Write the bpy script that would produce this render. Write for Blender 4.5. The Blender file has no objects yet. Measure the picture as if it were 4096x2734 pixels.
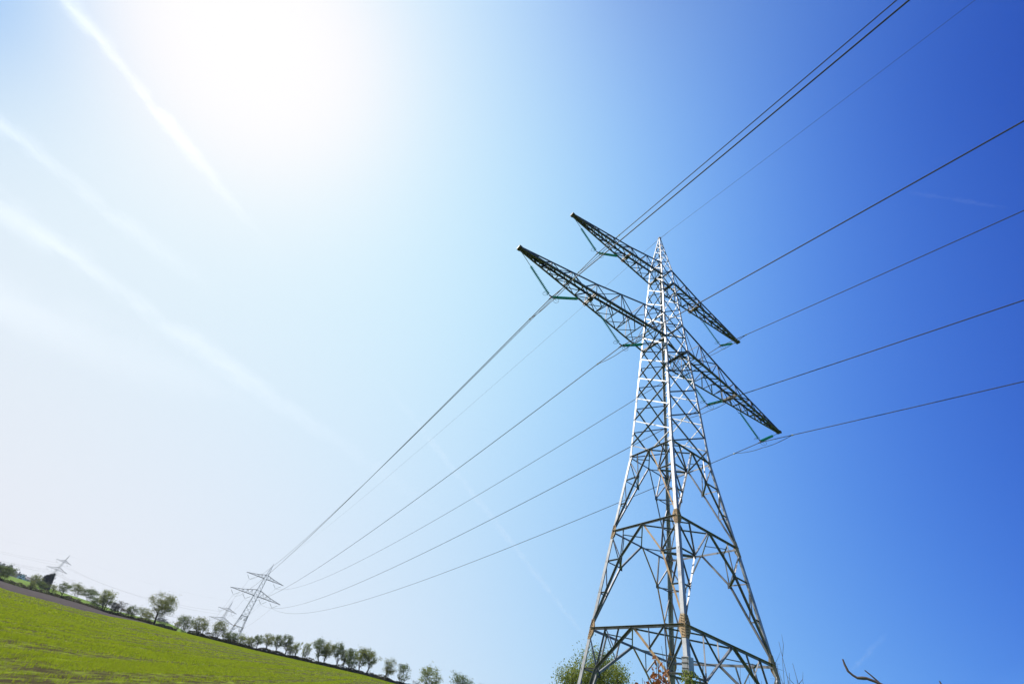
import bpy, math, random, os
import numpy as np
from mathutils import Vector, Matrix
V = Vector
R = math.radians
sc = bpy.context.scene
col = sc.collection
EYE = 1.65

# ------------------------------------------------------------------ camera
PITCH, ROLL = R(42.5903), R(16.8765)
fw = V((0, math.cos(PITCH), math.sin(PITCH)))
rt = V((1, 0, 0)); up = rt.cross(fw)
r2 = math.cos(ROLL) * rt + math.sin(ROLL) * up
u2 = -math.sin(ROLL) * rt + math.cos(ROLL) * up
cd = bpy.data.cameras.new('camera')
cd.sensor_width = 36; cd.lens = 36 * 1681.30 / 4096
cd.clip_start = 0.05; cd.clip_end = 40000
cam = bpy.data.objects.new('camera', cd); col.objects.link(cam); sc.camera = cam
cam.matrix_world = Matrix(((r2.x, u2.x, -fw.x, 0), (r2.y, u2.y, -fw.y, 0),
                           (r2.z, u2.z, -fw.z, EYE), (0, 0, 0, 1)))

# ------------------------------------------------------------------ sky, sun
SAZ, SEL = R(-64.54), R(49.6)
SUN = V((math.cos(SEL) * math.sin(SAZ), math.cos(SEL) * math.cos(SAZ), math.sin(SEL)))
sc.view_settings.view_transform = 'Standard'
sc.view_settings.look = 'None'
sc.view_settings.exposure = 0.0
sc.view_settings.gamma = 1.0
w = bpy.data.worlds.new('World'); sc.world = w; w.use_nodes = True
nt = w.node_tree; nd = nt.nodes; lk = nt.links


def mth(op, a, b=None, c=None, tree=None):
    t = tree or nt
    n = t.nodes.new('ShaderNodeMath'); n.operation = op
    for i, v in enumerate((a, b, c)):
        if v is None: continue
        if isinstance(v, (int, float)): n.inputs[i].default_value = v
        else: t.links.new(v, n.inputs[i])
    return n.outputs[0]


bg = nd['Background']
sky = nd.new('ShaderNodeTexSky'); sky.sky_type = 'NISHITA'; sky.sun_disc = False
sky.sun_elevation = SEL; sky.sun_rotation = SAZ
sky.air_density = 1.0; sky.dust_density = 1.0; sky.ozone_density = 3.0; sky.altitude = 0
# aerosol glow of a hazy spring sky: brightens towards the sun and towards the horizon
tc = nd.new('ShaderNodeTexCoord')
nrm = nd.new('ShaderNodeVectorMath'); nrm.operation = 'NORMALIZE'; lk.new(tc.outputs['Generated'], nrm.inputs[0])
dot = nd.new('ShaderNodeVectorMath'); dot.operation = 'DOT_PRODUCT'
lk.new(nrm.outputs[0], dot.inputs[0]); dot.inputs[1].default_value = SUN
theta = mth('MULTIPLY', mth('ARCCOSINE', mth('MINIMUM', dot.outputs['Value'], 0.99999)), 2 / math.pi)
sep = nd.new('ShaderNodeSeparateXYZ'); lk.new(nrm.outputs[0], sep.inputs[0])
elev = mth('MULTIPLY', mth('ARCSINE', mth('MAXIMUM', sep.outputs[2], 0.0)), 2 / math.pi)
skc = nd.new('ShaderNodeSeparateColor'); lk.new(sky.outputs[0], skc.inputs[0])
cmb = nd.new('ShaderNodeCombineColor')
tcl = mth('MINIMUM', theta, 1.08)
tt_ = mth('MULTIPLY', tcl, tcl); te_ = mth('MULTIPLY', tcl, elev); ee_ = mth('MULTIPLY', elev, elev)
aur = mth('EXPONENT', mth('MULTIPLY', theta, -90 / 12.0))
# lens corner darkening painted into the sky, left of the sun
cd_ = V((math.cos(R(32)) * math.sin(R(-77)), math.cos(R(32)) * math.cos(R(-77)), math.sin(R(32))))
dt2 = nd.new('ShaderNodeVectorMath'); dt2.operation = 'DOT_PRODUCT'; lk.new(nrm.outputs[0], dt2.inputs[0]); dt2.inputs[1].default_value = cd_
ang = mth('DIVIDE', mth('ARCCOSINE', mth('MINIMUM', dt2.outputs['Value'], .99999)), R(12.5))
gl = mth('EXPONENT', mth('MULTIPLY', mth('MULTIPLY', ang, ang), -1.0))
# second painted corner darkening, high up on the side away from the sun
dt3 = nd.new('ShaderNodeVectorMath'); dt3.operation = 'DOT_PRODUCT'; lk.new(nrm.outputs[0], dt3.inputs[0])
dt3.inputs[1].default_value = V((math.cos(R(57)) * math.sin(R(96)), math.cos(R(57)) * math.cos(R(96)), math.sin(R(57))))
an3 = mth('DIVIDE', mth('ARCCOSINE', mth('MINIMUM', dt3.outputs['Value'], .99999)), R(16))
gr = mth('EXPONENT', mth('MULTIPLY', mth('MULTIPLY', an3, an3), -1.0))
SKYC = ((-1.44, 6.899, -0.306, -5.98, 1.638, -0.72, 4.715, -0.172, -9.422),
        (-0.455, 2.357, 1.5, 0.126, 3.545, -2.393, 2.407, -1.909, -10.844),
        (-0.719, 2.539, 4.573, 1.191, 2.557, -4.149, 1.587, -1.862, -9.73))
t3_ = mth('MULTIPLY', tt_, tcl); t2e_ = mth('MULTIPLY', tt_, elev)
for i, q in enumerate(SKYC):
    ex = q[0]
    corner_dim = mth('MULTIPLY', mth('SUBTRACT', 1.0, mth('MULTIPLY', gl, (.80, .70, .40)[i])), mth('SUBTRACT', 1.0, mth('MULTIPLY', gr, (.38, .30, .16)[i])))
    for cf, v in zip(q[1:], (tcl, elev, tt_, te_, ee_, aur, t3_, t2e_)):
        ex = mth('MULTIPLY_ADD', v, cf, ex)
    x = mth('ADD', mth('MULTIPLY', mth('EXPONENT', mth('MINIMUM', mth('MULTIPLY_ADD', aur, .3, ex), 3.0)), corner_dim), mth('MULTIPLY', skc.outputs[i], .003))
    val = mth('MULTIPLY', mth('SUBTRACT', 1.0, mth('EXPONENT', mth('MULTIPLY', x, -1.0))), 10.0)
    lk.new(val, cmb.inputs[i])
lk.new(cmb.outputs[0], bg.inputs[0]); bg.inputs[1].default_value = 0.1

sl = bpy.data.lights.new('sun', 'SUN'); sl.energy = 5.0; sl.angle = R(0.5); sl.color = (1.0, 0.95, 0.88)
so = bpy.data.objects.new('sun', sl); col.objects.link(so); so.rotation_euler = (-SUN).to_track_quat('-Z', 'Y').to_euler()

# ------------------------------------------------------------------ helpers
def tag(o, label=None, cat=None, group=None, kind=None):
    if label: o['label'] = label
    if cat: o['category'] = cat
    if group: o['group'] = group
    if kind: o['kind'] = kind
    return o


def empty(name, loc=(0, 0, 0), rz=0, label=None, cat=None, group=None):
    o = bpy.data.objects.new(name, None); col.objects.link(o)
    o.location = loc; o.rotation_euler = (0, 0, rz); o.empty_display_size = .3
    return tag(o, label, cat, group)


class MB:
    def __init__(s): s.v = []; s.f = []; s.m = 0; s.mi = []
    def add(s, vs, fs):
        n = len(s.v); s.v += [tuple(x) for x in vs]; s.f += [tuple(i + n for i in q) for q in fs]; s.mi += [s.m] * len(fs)
    def prism(s, p0, p1, prof):      # prof: list of offset vectors, counter-clockwise
        n = len(prof)
        vs = [p0 + o for o in prof] + [p1 + o for o in prof]
        fs = [(i, (i + 1) % n, n + (i + 1) % n, n + i) for i in range(n)]
        fs += [tuple(range(n - 1, -1, -1)), tuple(range(n, 2 * n))]
        s.add(vs, fs)
    def angle(s, p0, p1, n, sz, th=.012, off=0.0, flip=1, out=False):
        """angle iron: one flange flat in the face with outward normal n, the other pointing inwards,
        or outwards along the upper edge when out is set"""
        p0 = V(p0); p1 = V(p1); d = (p1 - p0).normalized()
        n = V(n); n = (n - d * n.dot(d)).normalized(); m = d.cross(n) * flip
        p0 = p0 + n * off; p1 = p1 + n * off; h = sz * .5
        if out:
            if m.z < 0: m = -m
            prof = [m * -h, m * h, m * h + n * sz, m * (h - th) + n * sz, m * (h - th) + n * th, m * -h + n * th]
            if d.cross(m).dot(n) < 0: prof = prof[::-1]
            s.prism(p0, p1, prof); return
        prof = [m * -h, m * h, m * h - n * th, m * (-h + th) - n * th, m * (-h + th) - n * sz, m * -h - n * sz]
        s.prism(p0, p1, prof)
    def corner(s, p0, p1, a, b, sz, th=.018):
        a = V(a); b = V(b)
        s.prism(V(p0), V(p1), [a * 0, a * sz, a * sz + b * th, a * th + b * th, a * th + b * sz, b * sz])
    def box(s, c, ex, ey, ez):
        c = V(c); ex = V(ex); ey = V(ey); ez = V(ez)
        vs = [c + ex * i + ey * j + ez * k for k in (-1, 1) for j in (-1, 1) for i in (-1, 1)]
        s.add(vs, [(0, 2, 3, 1), (4, 5, 7, 6), (0, 1, 5, 4), (2, 6, 7, 3), (0, 4, 6, 2), (1, 3, 7, 5)])
    def tube(s, pts, rad, k=6, cap=True):
        pts = [V(p) for p in pts]; n = len(pts)
        if isinstance(rad, (int, float)): rad = [rad] * n
        base = len(s.v); ref = None
        for i, p in enumerate(pts):
            d = (pts[min(i + 1, n - 1)] - pts[max(i - 1, 0)]).normalized()
            if ref is None:
                ref = V((0, 0, 1)) if abs(d.z) < .9 else V((1, 0, 0))
            a = (ref - d * ref.dot(d)).normalized(); b = d.cross(a); ref = a
            for j in range(k):
                t = 2 * math.pi * j / k
                s.v.append(tuple(p + (a * math.cos(t) + b * math.sin(t)) * rad[i]))
        for i in range(n - 1):
            for j in range(k):
                s.f.append((base + i * k + j, base + i * k + (j + 1) % k, base + (i + 1) * k + (j + 1) % k, base + (i + 1) * k + j))
        if cap:
            s.f.append(tuple(base + j for j in range(k - 1, -1, -1)))
            s.f.append(tuple(base + (n - 1) * k + j for j in range(k)))
    def lathe(s, p, axis, prof, k=10):
        axis = V(axis).normalized(); a = axis.orthogonal().normalized(); b = axis.cross(a); base = len(s.v); p = V(p)
        for (r, h) in prof:
            for j in range(k):
                t = 2 * math.pi * j / k
                s.v.append(tuple(p + axis * h + (a * math.cos(t) + b * math.sin(t)) * r))
        for i in range(len(prof) - 1):
            for j in range(k):
                s.f.append((base + i * k + j, base + i * k + (j + 1) % k, base + (i + 1) * k + (j + 1) % k, base + (i + 1) * k + j))
    def torus(s, c, n, R_, r, k=20, m=5):
        n = V(n).normalized(); a = n.orthogonal().normalized(); b = n.cross(a); c = V(c)
        pts = [c + (a * math.cos(2 * math.pi * i / k) + b * math.sin(2 * math.pi * i / k)) * R_ for i in range(k + 1)]
        s.tube(pts, r, m, cap=False)
    def build(s, name, mat, parent=None, smooth=False):
        me = bpy.data.meshes.new(name); me.from_pydata(s.v, [], s.f); me.update()
        for q in (mat if isinstance(mat, list) else [mat]): me.materials.append(q)
        if isinstance(mat, list): me.polygons.foreach_set('material_index', s.mi)
        if smooth: me.polygons.foreach_set('use_smooth', [True] * len(me.polygons))
        o = bpy.data.objects.new(name, me); col.objects.link(o)
        if parent: o.parent = parent
        return o


def np_mesh(name, verts, nper, mat, parent=None):
    """verts: (N*nper,3) array of separate polygons with nper corners each"""
    verts = np.asarray(verts, np.float32).reshape(-1, 3); n = len(verts); nf = n // nper
    me = bpy.data.meshes.new(name)
    me.vertices.add(n); me.vertices.foreach_set('co', verts.ravel())
    me.loops.add(n); me.loops.foreach_set('vertex_index', np.arange(n, dtype=np.int32))
    me.polygons.add(nf)
    me.polygons.foreach_set('loop_start', np.arange(0, n, nper, dtype=np.int32))
    me.polygons.foreach_set('loop_total', np.full(nf, nper, np.int32))
    me.update(calc_edges=True); me.validate()
    me.materials.append(mat)
    o = bpy.data.objects.new(name, me); col.objects.link(o)
    if parent: o.parent = parent
    return o


def children(o): return list(o.children)


def copy_tree(o, parent=None):
    c = o.copy(); col.objects.link(c); c.parent = parent
    for ch in children(o): copy_tree(ch, c)
    return c


# ------------------------------------------------------------------ materials
def new_mat(name):
    m = bpy.data.materials.new(name); m.use_nodes = True
    return m, m.node_tree, m.node_tree.nodes['Principled BSDF']


def ramp(t, fac, stops):
    n = t.nodes.new('ShaderNodeValToRGB'); e = n.color_ramp.elements
    while len(e) < len(stops): e.new(.5)
    for q, (p, c) in zip(e, stops): q.position = p; q.color = (*c, 1)
    t.links.new(fac, n.inputs[0]); return n.outputs[0]


def noise(t, scale, detail=4, rough=.6, coord='Object', vec_scale=None):
    tcn = t.nodes.new('ShaderNodeTexCoord'); n = t.nodes.new('ShaderNodeTexNoise')
    n.inputs['Scale'].default_value = scale; n.inputs['Detail'].default_value = detail; n.inputs['Roughness'].default_value = rough
    if vec_scale:
        mp = t.nodes.new('ShaderNodeMapping'); mp.inputs['Scale'].default_value = vec_scale
        t.links.new(tcn.outputs[coord], mp.inputs[0]); t.links.new(mp.outputs[0], n.inputs['Vector'])
    else:
        t.links.new(tcn.outputs[coord], n.inputs['Vector'])
    return n.outputs['Fac']


def simple(name, stops, scale, rough=.6, metal=0.0, detail=5, vec_scale=None, bump=0):
    m, t, b = new_mat(name)
    f = noise(t, scale, detail, vec_scale=vec_scale)
    t.links.new(ramp(t, f, stops), b.inputs['Base Color'])
    b.inputs['Roughness'].default_value = rough; b.inputs['Metallic'].default_value = metal
    if rough >= .9: b.inputs['Specular IOR Level'].default_value = .05
    if bump:
        bn = t.nodes.new('ShaderNodeBump'); bn.inputs['Strength'].default_value = bump; t.links.new(f, bn.inputs['Height']); t.links.new(bn.outputs[0], b.inputs['Normal'])
    return m


M = {}
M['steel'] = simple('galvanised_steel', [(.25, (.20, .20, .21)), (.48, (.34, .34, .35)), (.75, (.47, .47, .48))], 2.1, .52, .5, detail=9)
M['brace'] = simple('shaded_bracing_steel', [(.25, (.13, .13, .14)), (.5, (.18, .18, .19)), (.75, (.26, .26, .27))], 1.7, .5, .7)  # bracing darkened in its colour to look shaded
M['dark_steel'] = simple('shaded_dark_steel', [(.3, (.038, .043, .060)), (.7, (.072, .080, .108))], 2.0, .6, .25)  # bluish dark put into the colour for the shaded crossarm undersides
M['rusty'] = simple('rust_stained_steel', [(.3, (.20, .11, .05)), (.55, (.34, .22, .11)), (.75, (.42, .32, .2))], 2.6, .65, .15)
M['bolt'] = simple('bolt_steel', [(.4, (.04, .035, .03)), (.6, (.08, .07, .06))], 8, .6, .4)
M['wire'] = simple('aged_conductor', [(.4, (.008, .008, .011)), (.6, (.016, .016, .020))], 3, .65, .0)
M['bark'] = simple('bark', [(.3, (.025, .02, .018)), (.7, (.065, .052, .042))], 6, .9)
M['twig'] = simple('bare_twig', [(.3, (.05, .035, .03)), (.7, (.12, .08, .065))], 30, .85)
M['stone'] = simple('field_stone', [(.3, (.05, .045, .042)), (.55, (.10, .09, .085)), (.75, (.2, .19, .175))], 1.2, .9, bump=.4)
M['soil'] = simple('bare_soil_with_seedlings', [(.30, (.032, .021, .009)), (.46, (.058, .046, .013)), (.55, (.12, .14, .012)), (.72, (.23, .28, .014))], 1.6, .95, detail=8, vec_scale=(2.5, .5, 1), bump=.3)
M['plough'] = simple('ploughed_soil', [(.3, (.040, .030, .027)), (.52, (.068, .052, .048)), (.75, (.105, .082, .074))], .9, .95, detail=8, vec_scale=(1, .25, 1), bump=.4)
M['meadow'] = simple('meadow_grass', [(.3, (.09, .15, .02)), (.5, (.13, .20, .025)), (.72, (.19, .25, .04))], .35, .9, detail=8)
M['white_wall'] = simple('white_render', [(.3, (.62, .62, .62)), (.7, (.78, .78, .77))], 1, .8)
M['roof'] = simple('grey_brown_tiles', [(.3, (.14, .12, .12)), (.7, (.24, .2, .19))], 2, .8, vec_scale=(1, 1, 6))
M['dark_glass'] = simple('dark_window', [(.4, (.02, .025, .03)), (.6, (.05, .05, .06))], 2, .7)


def leaf_mat(name, stops, scale=1.5, trans=.45, rough=.55):
    m, t, b = new_mat(name)
    out = t.nodes['Material Output']
    geo = t.nodes.new('ShaderNodeNewGeometry')
    f = noise(t, scale, 3)
    rnd = mth('ADD', mth('MULTIPLY', geo.outputs['Random Per Island'], .6, tree=t), mth('MULTIPLY', f, .4, tree=t), tree=t)
    c = ramp(t, rnd, stops)
    t.links.new(c, b.inputs['Base Color']); b.inputs['Roughness'].default_value = rough
    b.inputs['Specular IOR Level'].default_value = .25
    tr = t.nodes.new('ShaderNodeBsdfTranslucent'); t.links.new(c, tr.inputs[0])
    mx = t.nodes.new('ShaderNodeMixShader'); mx.inputs[0].default_value = trans
    t.links.new(b.outputs[0], mx.inputs[1]); t.links.new(tr.outputs[0], mx.inputs[2]); t.links.new(mx.outputs[0], out.inputs[0])
    return m


M['leaf_olive'] = leaf_mat('olive_spring_leaves', [(.2, (.10, .12, .03)), (.5, (.20, .22, .06)), (.8, (.33, .33, .10))])
M['leaf_green'] = leaf_mat('green_spring_leaves', [(.2, (.06, .09, .024)), (.5, (.12, .16, .036)), (.8, (.20, .25, .06))])
M['leaf_fresh'] = leaf_mat('fresh_yellow_green_leaves', [(.15, (.10, .13, .022)), (.5, (.22, .26, .045)), (.85, (.38, .38, .08))])
M['leaf_dark'] = leaf_mat('dark_evergreen_foliage', [(.2, (.045, .05, .05)), (.8, (.10, .11, .105))], trans=.12)
M['leaf_red'] = leaf_mat('russet_leaves', [(.2, (.20, .055, .02)), (.5, (.32, .11, .035)), (.85, (.42, .20, .06))])
M['leaf_brown'] = leaf_mat('brown_scrub', [(.2, (.05, .04, .025)), (.5, (.09, .07, .035)), (.85, (.12, .13, .04))], trans=.3)
M['ridge'] = leaf_mat('distant_wood', [(.2, (.04, .05, .045)), (.8, (.08, .09, .08))], trans=.1)
M['crop'] = leaf_mat('young_cereal_blades', [(.1, (.18, .24, .008)), (.5, (.33, .40, .012)), (.9, (.48, .52, .03))], .25, .5)
m, t, b = new_mat('green_glass')
b.inputs['Base Color'].default_value = (.02, .36, .30, 1); b.inputs['Roughness'].default_value = .08; b.inputs['IOR'].default_value = 1.5
tl = t.nodes.new('ShaderNodeBsdfTranslucent'); tl.inputs[0].default_value = (.05, .62, .52, 1); mx = t.nodes.new('ShaderNodeMixShader'); mx.inputs[0].default_value = .4
t.links.new(b.outputs[0], mx.inputs[1]); t.links.new(tl.outputs[0], mx.inputs[2]); t.links.new(mx.outputs[0], t.nodes['Material Output'].inputs[0])
M['glass'] = m
M['far_glass'] = simple('green_glass_far', [(.4, (.03, .09, .08)), (.6, (.05, .13, .11))], 3, .6)

# ------------------------------------------------------------------ terrain
HB = [(-75, .58), (-36.7, .58), (-35.3, .56), (-33.1, .65), (-30.9, .7), (-28.4, .65), (-25.9, .80), (-23.2, .84), (-22.3, .91), (-19.2, 1.05),
      (-15.9, 1.2), (-12.6, 1.41), (-9.2, 1.62), (-4.8, 1.87), (-2.3, 1.93), (2.4, 2.05), (7.7, 2.2), (13, 1.2), (20, -.2), (27, -.8), (60, -.8), (100, -.4)]
RD = [(-75, 255), (-36.4, 250), (-33, 234), (-29, 218), (-24.8, 200), (-22, 186), (-18, 178), (-12, 171), (-6, 160), (-2, 150), (2.4, 145), (7.7, 140), (27, 125), (100, 120)]
RC = [(-75, 112), (-36.3, 117), (-33.5, 116), (-30.5, 118), (-27.4, 158), (-23.2, 192), (-20, 400), (100, 400)]
ip = lambda tb, a: float(np.interp(a, [q[0] for q in tb], [q[1] for q in tb]))
Rh = lambda a: ip(RD, a)
Rc = lambda a: min(ip(RC, a), Rh(a) - .5)
# ground beyond the field boundary (distance, height above the eye) by azimuth
FAR = [(-75, [(15, 2.0), (330, 5.8), (500, 8.8), (915, 8.5), (1600, 24), (3000, 30), (9000, 30)]),
       (-37, [(15, 2.0), (330, 5.9), (500, 8.9), (915, 9.0), (1600, 24), (3000, 30), (9000, 30)]),
       (-33.2, [(15, 2.1), (330, 6.35), (500, 8.0), (915, 6.0), (3000, 8), (9000, 10)]),
       (-29.3, [(15, 2.2), (330, 6.1), (500, 6.0), (915, 4.0), (3000, 6), (9000, 8)]),
       (-24.1, [(15, 2.6), (280, 6.3), (400, 3.0), (915, 0.0), (3000, 2), (9000, 4)]),
       (-18, [(20, 3.1), (362, 2.5), (656, -1.4), (3000, -1), (9000, 0)]),
       (-9, [(20, 4.4), (300, 2.0), (656, -1.6), (3000, -2), (9000, 0)]),
       (5, [(20, 4.6), (300, 0), (656, -2), (3000, -2), (9000, 0)]),
       (100, [(20, -1.9), (300, -2), (656, -2), (3000, -2), (9000, 0)])]


def far_z(a, r):
    a = max(-75, min(100, a))
    def one(kn):
        R0 = Rh(a); z0 = R0 * math.tan(R(ip(HB, a)))
        xs = [R0] + [(R0 + kn[0][0])] + [max(k[0], R0 + 30 + i) for i, k in enumerate(kn[1:])]
        zs = [z0] + [k[1] for k in kn]
        return float(np.interp(r, xs, zs))
    for i in range(len(FAR) - 1):
        if FAR[i][0] <= a <= FAR[i + 1][0]:
            q = (a - FAR[i][0]) / (FAR[i + 1][0] - FAR[i][0])
            return one(FAR[i][1]) * (1 - q) + one(FAR[i + 1][1]) * q
    return 0.0


def gz(x, y):
    """ground height in world z"""
    r = math.hypot(x, y); a = math.degrees(math.atan2(x, y))
    if a > 100:
        q = min(1, (a - 100) / 60); a0 = 100
    elif a < -75:
        q = min(1, (-75 - a) / 60); a0 = -75
    else:
        q = 0; a0 = a
    R0 = Rh(a0); z0 = R0 * math.tan(R(ip(HB, a0)))
    z = -EYE + (z0 + EYE) * r / R0 if r <= R0 else far_z(a0, r)
    if r <= 150: flat = -EYE
    else: flat = -EYE + .2
    return EYE + z * (1 - q) + flat * q


def pol(a, r, dz=0.0):
    x = r * math.sin(R(a)); y = r * math.cos(R(a))
    return V((x, y, gz(x, y) + dz))


azs = list(np.arange(-180, -50, 5)) + list(np.arange(-50, 60, .5)) + list(np.arange(60, 180, 5))
blocks = {'crop_field': MB(), 'ploughed_strip': MB(), 'meadow': MB()}
grid = {}
for ia, a in enumerate(azs):
    ac = max(-75, min(100, a))
    r0 = [0.0] + list(np.geomspace(2.0, Rc(ac), 26))
    r1 = list(np.linspace(Rc(ac), Rh(ac), 7))
    r2_ = [Rh(ac)] + [Rh(ac) + d for d in (4, 15, 30)] + list(np.geomspace(Rh(ac) + 60, 5000, 30))
    grid[ia] = [[pol(a, r) for r in rr] for rr in (r0, r1, r2_)]
for ia in range(len(azs)):
    ib = (ia + 1) % len(azs)
    a = azs[ia]
    for bi in range(3):
        if bi == 1 and (a < -60 or a > -19.5): nm = 'crop_field' if a < 12 and a > -60 else 'meadow'
        else: nm = ('crop_field' if -60 <= a < 12 else 'meadow') if bi == 0 else ('ploughed_strip' if bi == 1 else 'meadow')
        A = grid[ia][bi]; B = grid[ib][bi]; mb = blocks[nm]; n = len(A); o = len(mb.v)
        mb.v += [tuple(p) for p in A] + [tuple(p) for p in B]
        for i in range(n - 1):
            if bi == 0 and i == 0: mb.f.append((o, o + n + 1, o + 1))
            else: mb.f.append((o + i, o + n + i, o + n + i + 1, o + i + 1))
for nm, mk in (('crop_field', 'soil'), ('ploughed_strip', 'plough'), ('meadow', 'meadow')):
    o = blocks[nm].build(nm, M[mk]); tag(o, kind='structure')
    for p in o.data.polygons: p.use_smooth = True

# ------------------------------------------------------------------ crop blades
rng = np.random.default_rng(5)


def vgz(x, y):
    """vectorised ground height inside the field"""
    r = np.hypot(x, y); a = np.degrees(np.arctan2(x, y))
    E_ = np.interp(a, [q[0] for q in HB], [q[1] for q in HB]); R0 = np.interp(a, [q[0] for q in RD], [q[1] for q in RD])
    return EYE - EYE + (R0 * np.tan(np.radians(E_)) + EYE) * r / R0


streaks = []
for i in range(700):
    r = math.sqrt(rng.uniform(9 ** 2, 125 ** 2)); a = R(rng.uniform(-44, 6))
    k = 1 + r / 40
    streaks.append((r * math.sin(a), r * math.cos(a), rng.uniform(.07, .15) * k, rng.uniform(2, 9) * k))
for cx, cy, sx, sy in ((-14.0, 20, .42, 9), (-13.1, 27, .38, 12), (-9.3, 19, .35, 6), (-16.5, 26, .4, 5), (-21.7, 36, .5, 11), (-22.2, 50, .5, 9), (-5, 17, .4, 5), (-10.5, 15.5, .5, 4)):
    streaks.append((cx, cy, sx, sy))
SK = np.array(streaks)


def blades(rmin, rmax, row, step, nb, wd, ht, jit):
    xs = np.arange(-130, 14, row); ys = np.arange(0, 178, step)
    X, Y = np.meshgrid(xs, ys); X = X.ravel() + rng.normal(0, jit, X.size); Y = Y.ravel() + rng.uniform(-step, step, Y.size)
    r = np.hypot(X, Y); a = np.degrees(np.arctan2(X, Y))
    rc = np.minimum(np.interp(a, [q[0] for q in RC], [q[1] for q in RC]), np.interp(a, [q[0] for q in RD], [q[1] for q in RD]) - .8)
    k = (r > rmin) & (r < np.minimum(rmax, rc)) & (a > -46) & (a < 6)
    X, Y, r = X[k], Y[k], r[k]
    keep = rng.random(X.size) < .93
    for cx, cy, sx, sy in SK:
        dd = np.abs(X - cx) < sx * 2.2
        if not dd.any(): continue
        d2 = ((X - cx) / sx) ** 2 + ((Y - cy) / sy) ** 2
        keep &= ~(rng.random(X.size) < np.exp(-d2 * .9) * .97)
    X, Y = X[keep], Y[keep]
    X = np.repeat(X, nb) + rng.normal(0, jit * 1.2, X.size * nb); Y = np.repeat(Y, nb) + rng.normal(0, jit * 1.2, Y.size * nb)
    Z = vgz(X, Y); n = X.size; th = rng.uniform(0, 2 * np.pi, n); h = ht * rng.uniform(.6, 1.3, n); ww = wd * rng.uniform(.7, 1.3, n)
    ln = h * rng.uniform(.1, .8, n); t2 = rng.uniform(0, 2 * np.pi, n)
    dx, dy = np.cos(th) * ww / 2, np.sin(th) * ww / 2
    P = np.empty((n, 3, 3), np.float32)
    P[:, 0] = np.stack([X - dx, Y - dy, Z], 1); P[:, 1] = np.stack([X + dx, Y + dy, Z], 1)
    P[:, 2] = np.stack([X + np.cos(t2) * ln, Y + np.sin(t2) * ln, Z + h], 1)
    return P.reshape(-1, 3)


cv = np.concatenate([blades(10, 30, .125, .035, 4, .011, .07, .018), blades(30, 62, .16, .07, 4, .024, .085, .03), blades(62, 180, .28, .13, 4, .075, .11, .08)])
tag(np_mesh('young_crop', cv, 3, M['crop']), kind='stuff')

# ------------------------------------------------------------------ pylon geometry (tower frame, z measured from the eye)
LV = dict(A=(5.90, 3.44), B=(11.73, 2.74), C=(17.52, 2.02), D=(28.89, 1.48), E=(32.41, 1.31), G=(39.20, .97), H=(41.58, .87))
ZP, A1, A2, Z0 = 48.45, 16.69, 12.59, -1.9
WZ = [(Z0, 3.44 + .12 * 7.8)] + list(LV.values()) + [(ZP, .10)]
wz = lambda z: float(np.interp(z, [q[0] for q in WZ], [q[1] for q in WZ]))
FACES = {'x-': (0, -1), 'x+': (0, 1), 'y-': (1, -1), 'y+': (1, 1)}
L = lambda x, y, z: V((x, y, z - Z0))


def fp(face, u, z):
    ax, s = FACES[face]; wv = wz(z)
    return L(s * wv, u, z) if ax == 0 else L(u, s * wv, z)


def fn(face):
    ax, s = FACES[face]
    return V((s, 0, 0)) if ax == 0 else V((0, s, 0))


prng = random.Random(3)
J = lambda: prng.uniform(-.012, .012)


GUS = {}


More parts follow.
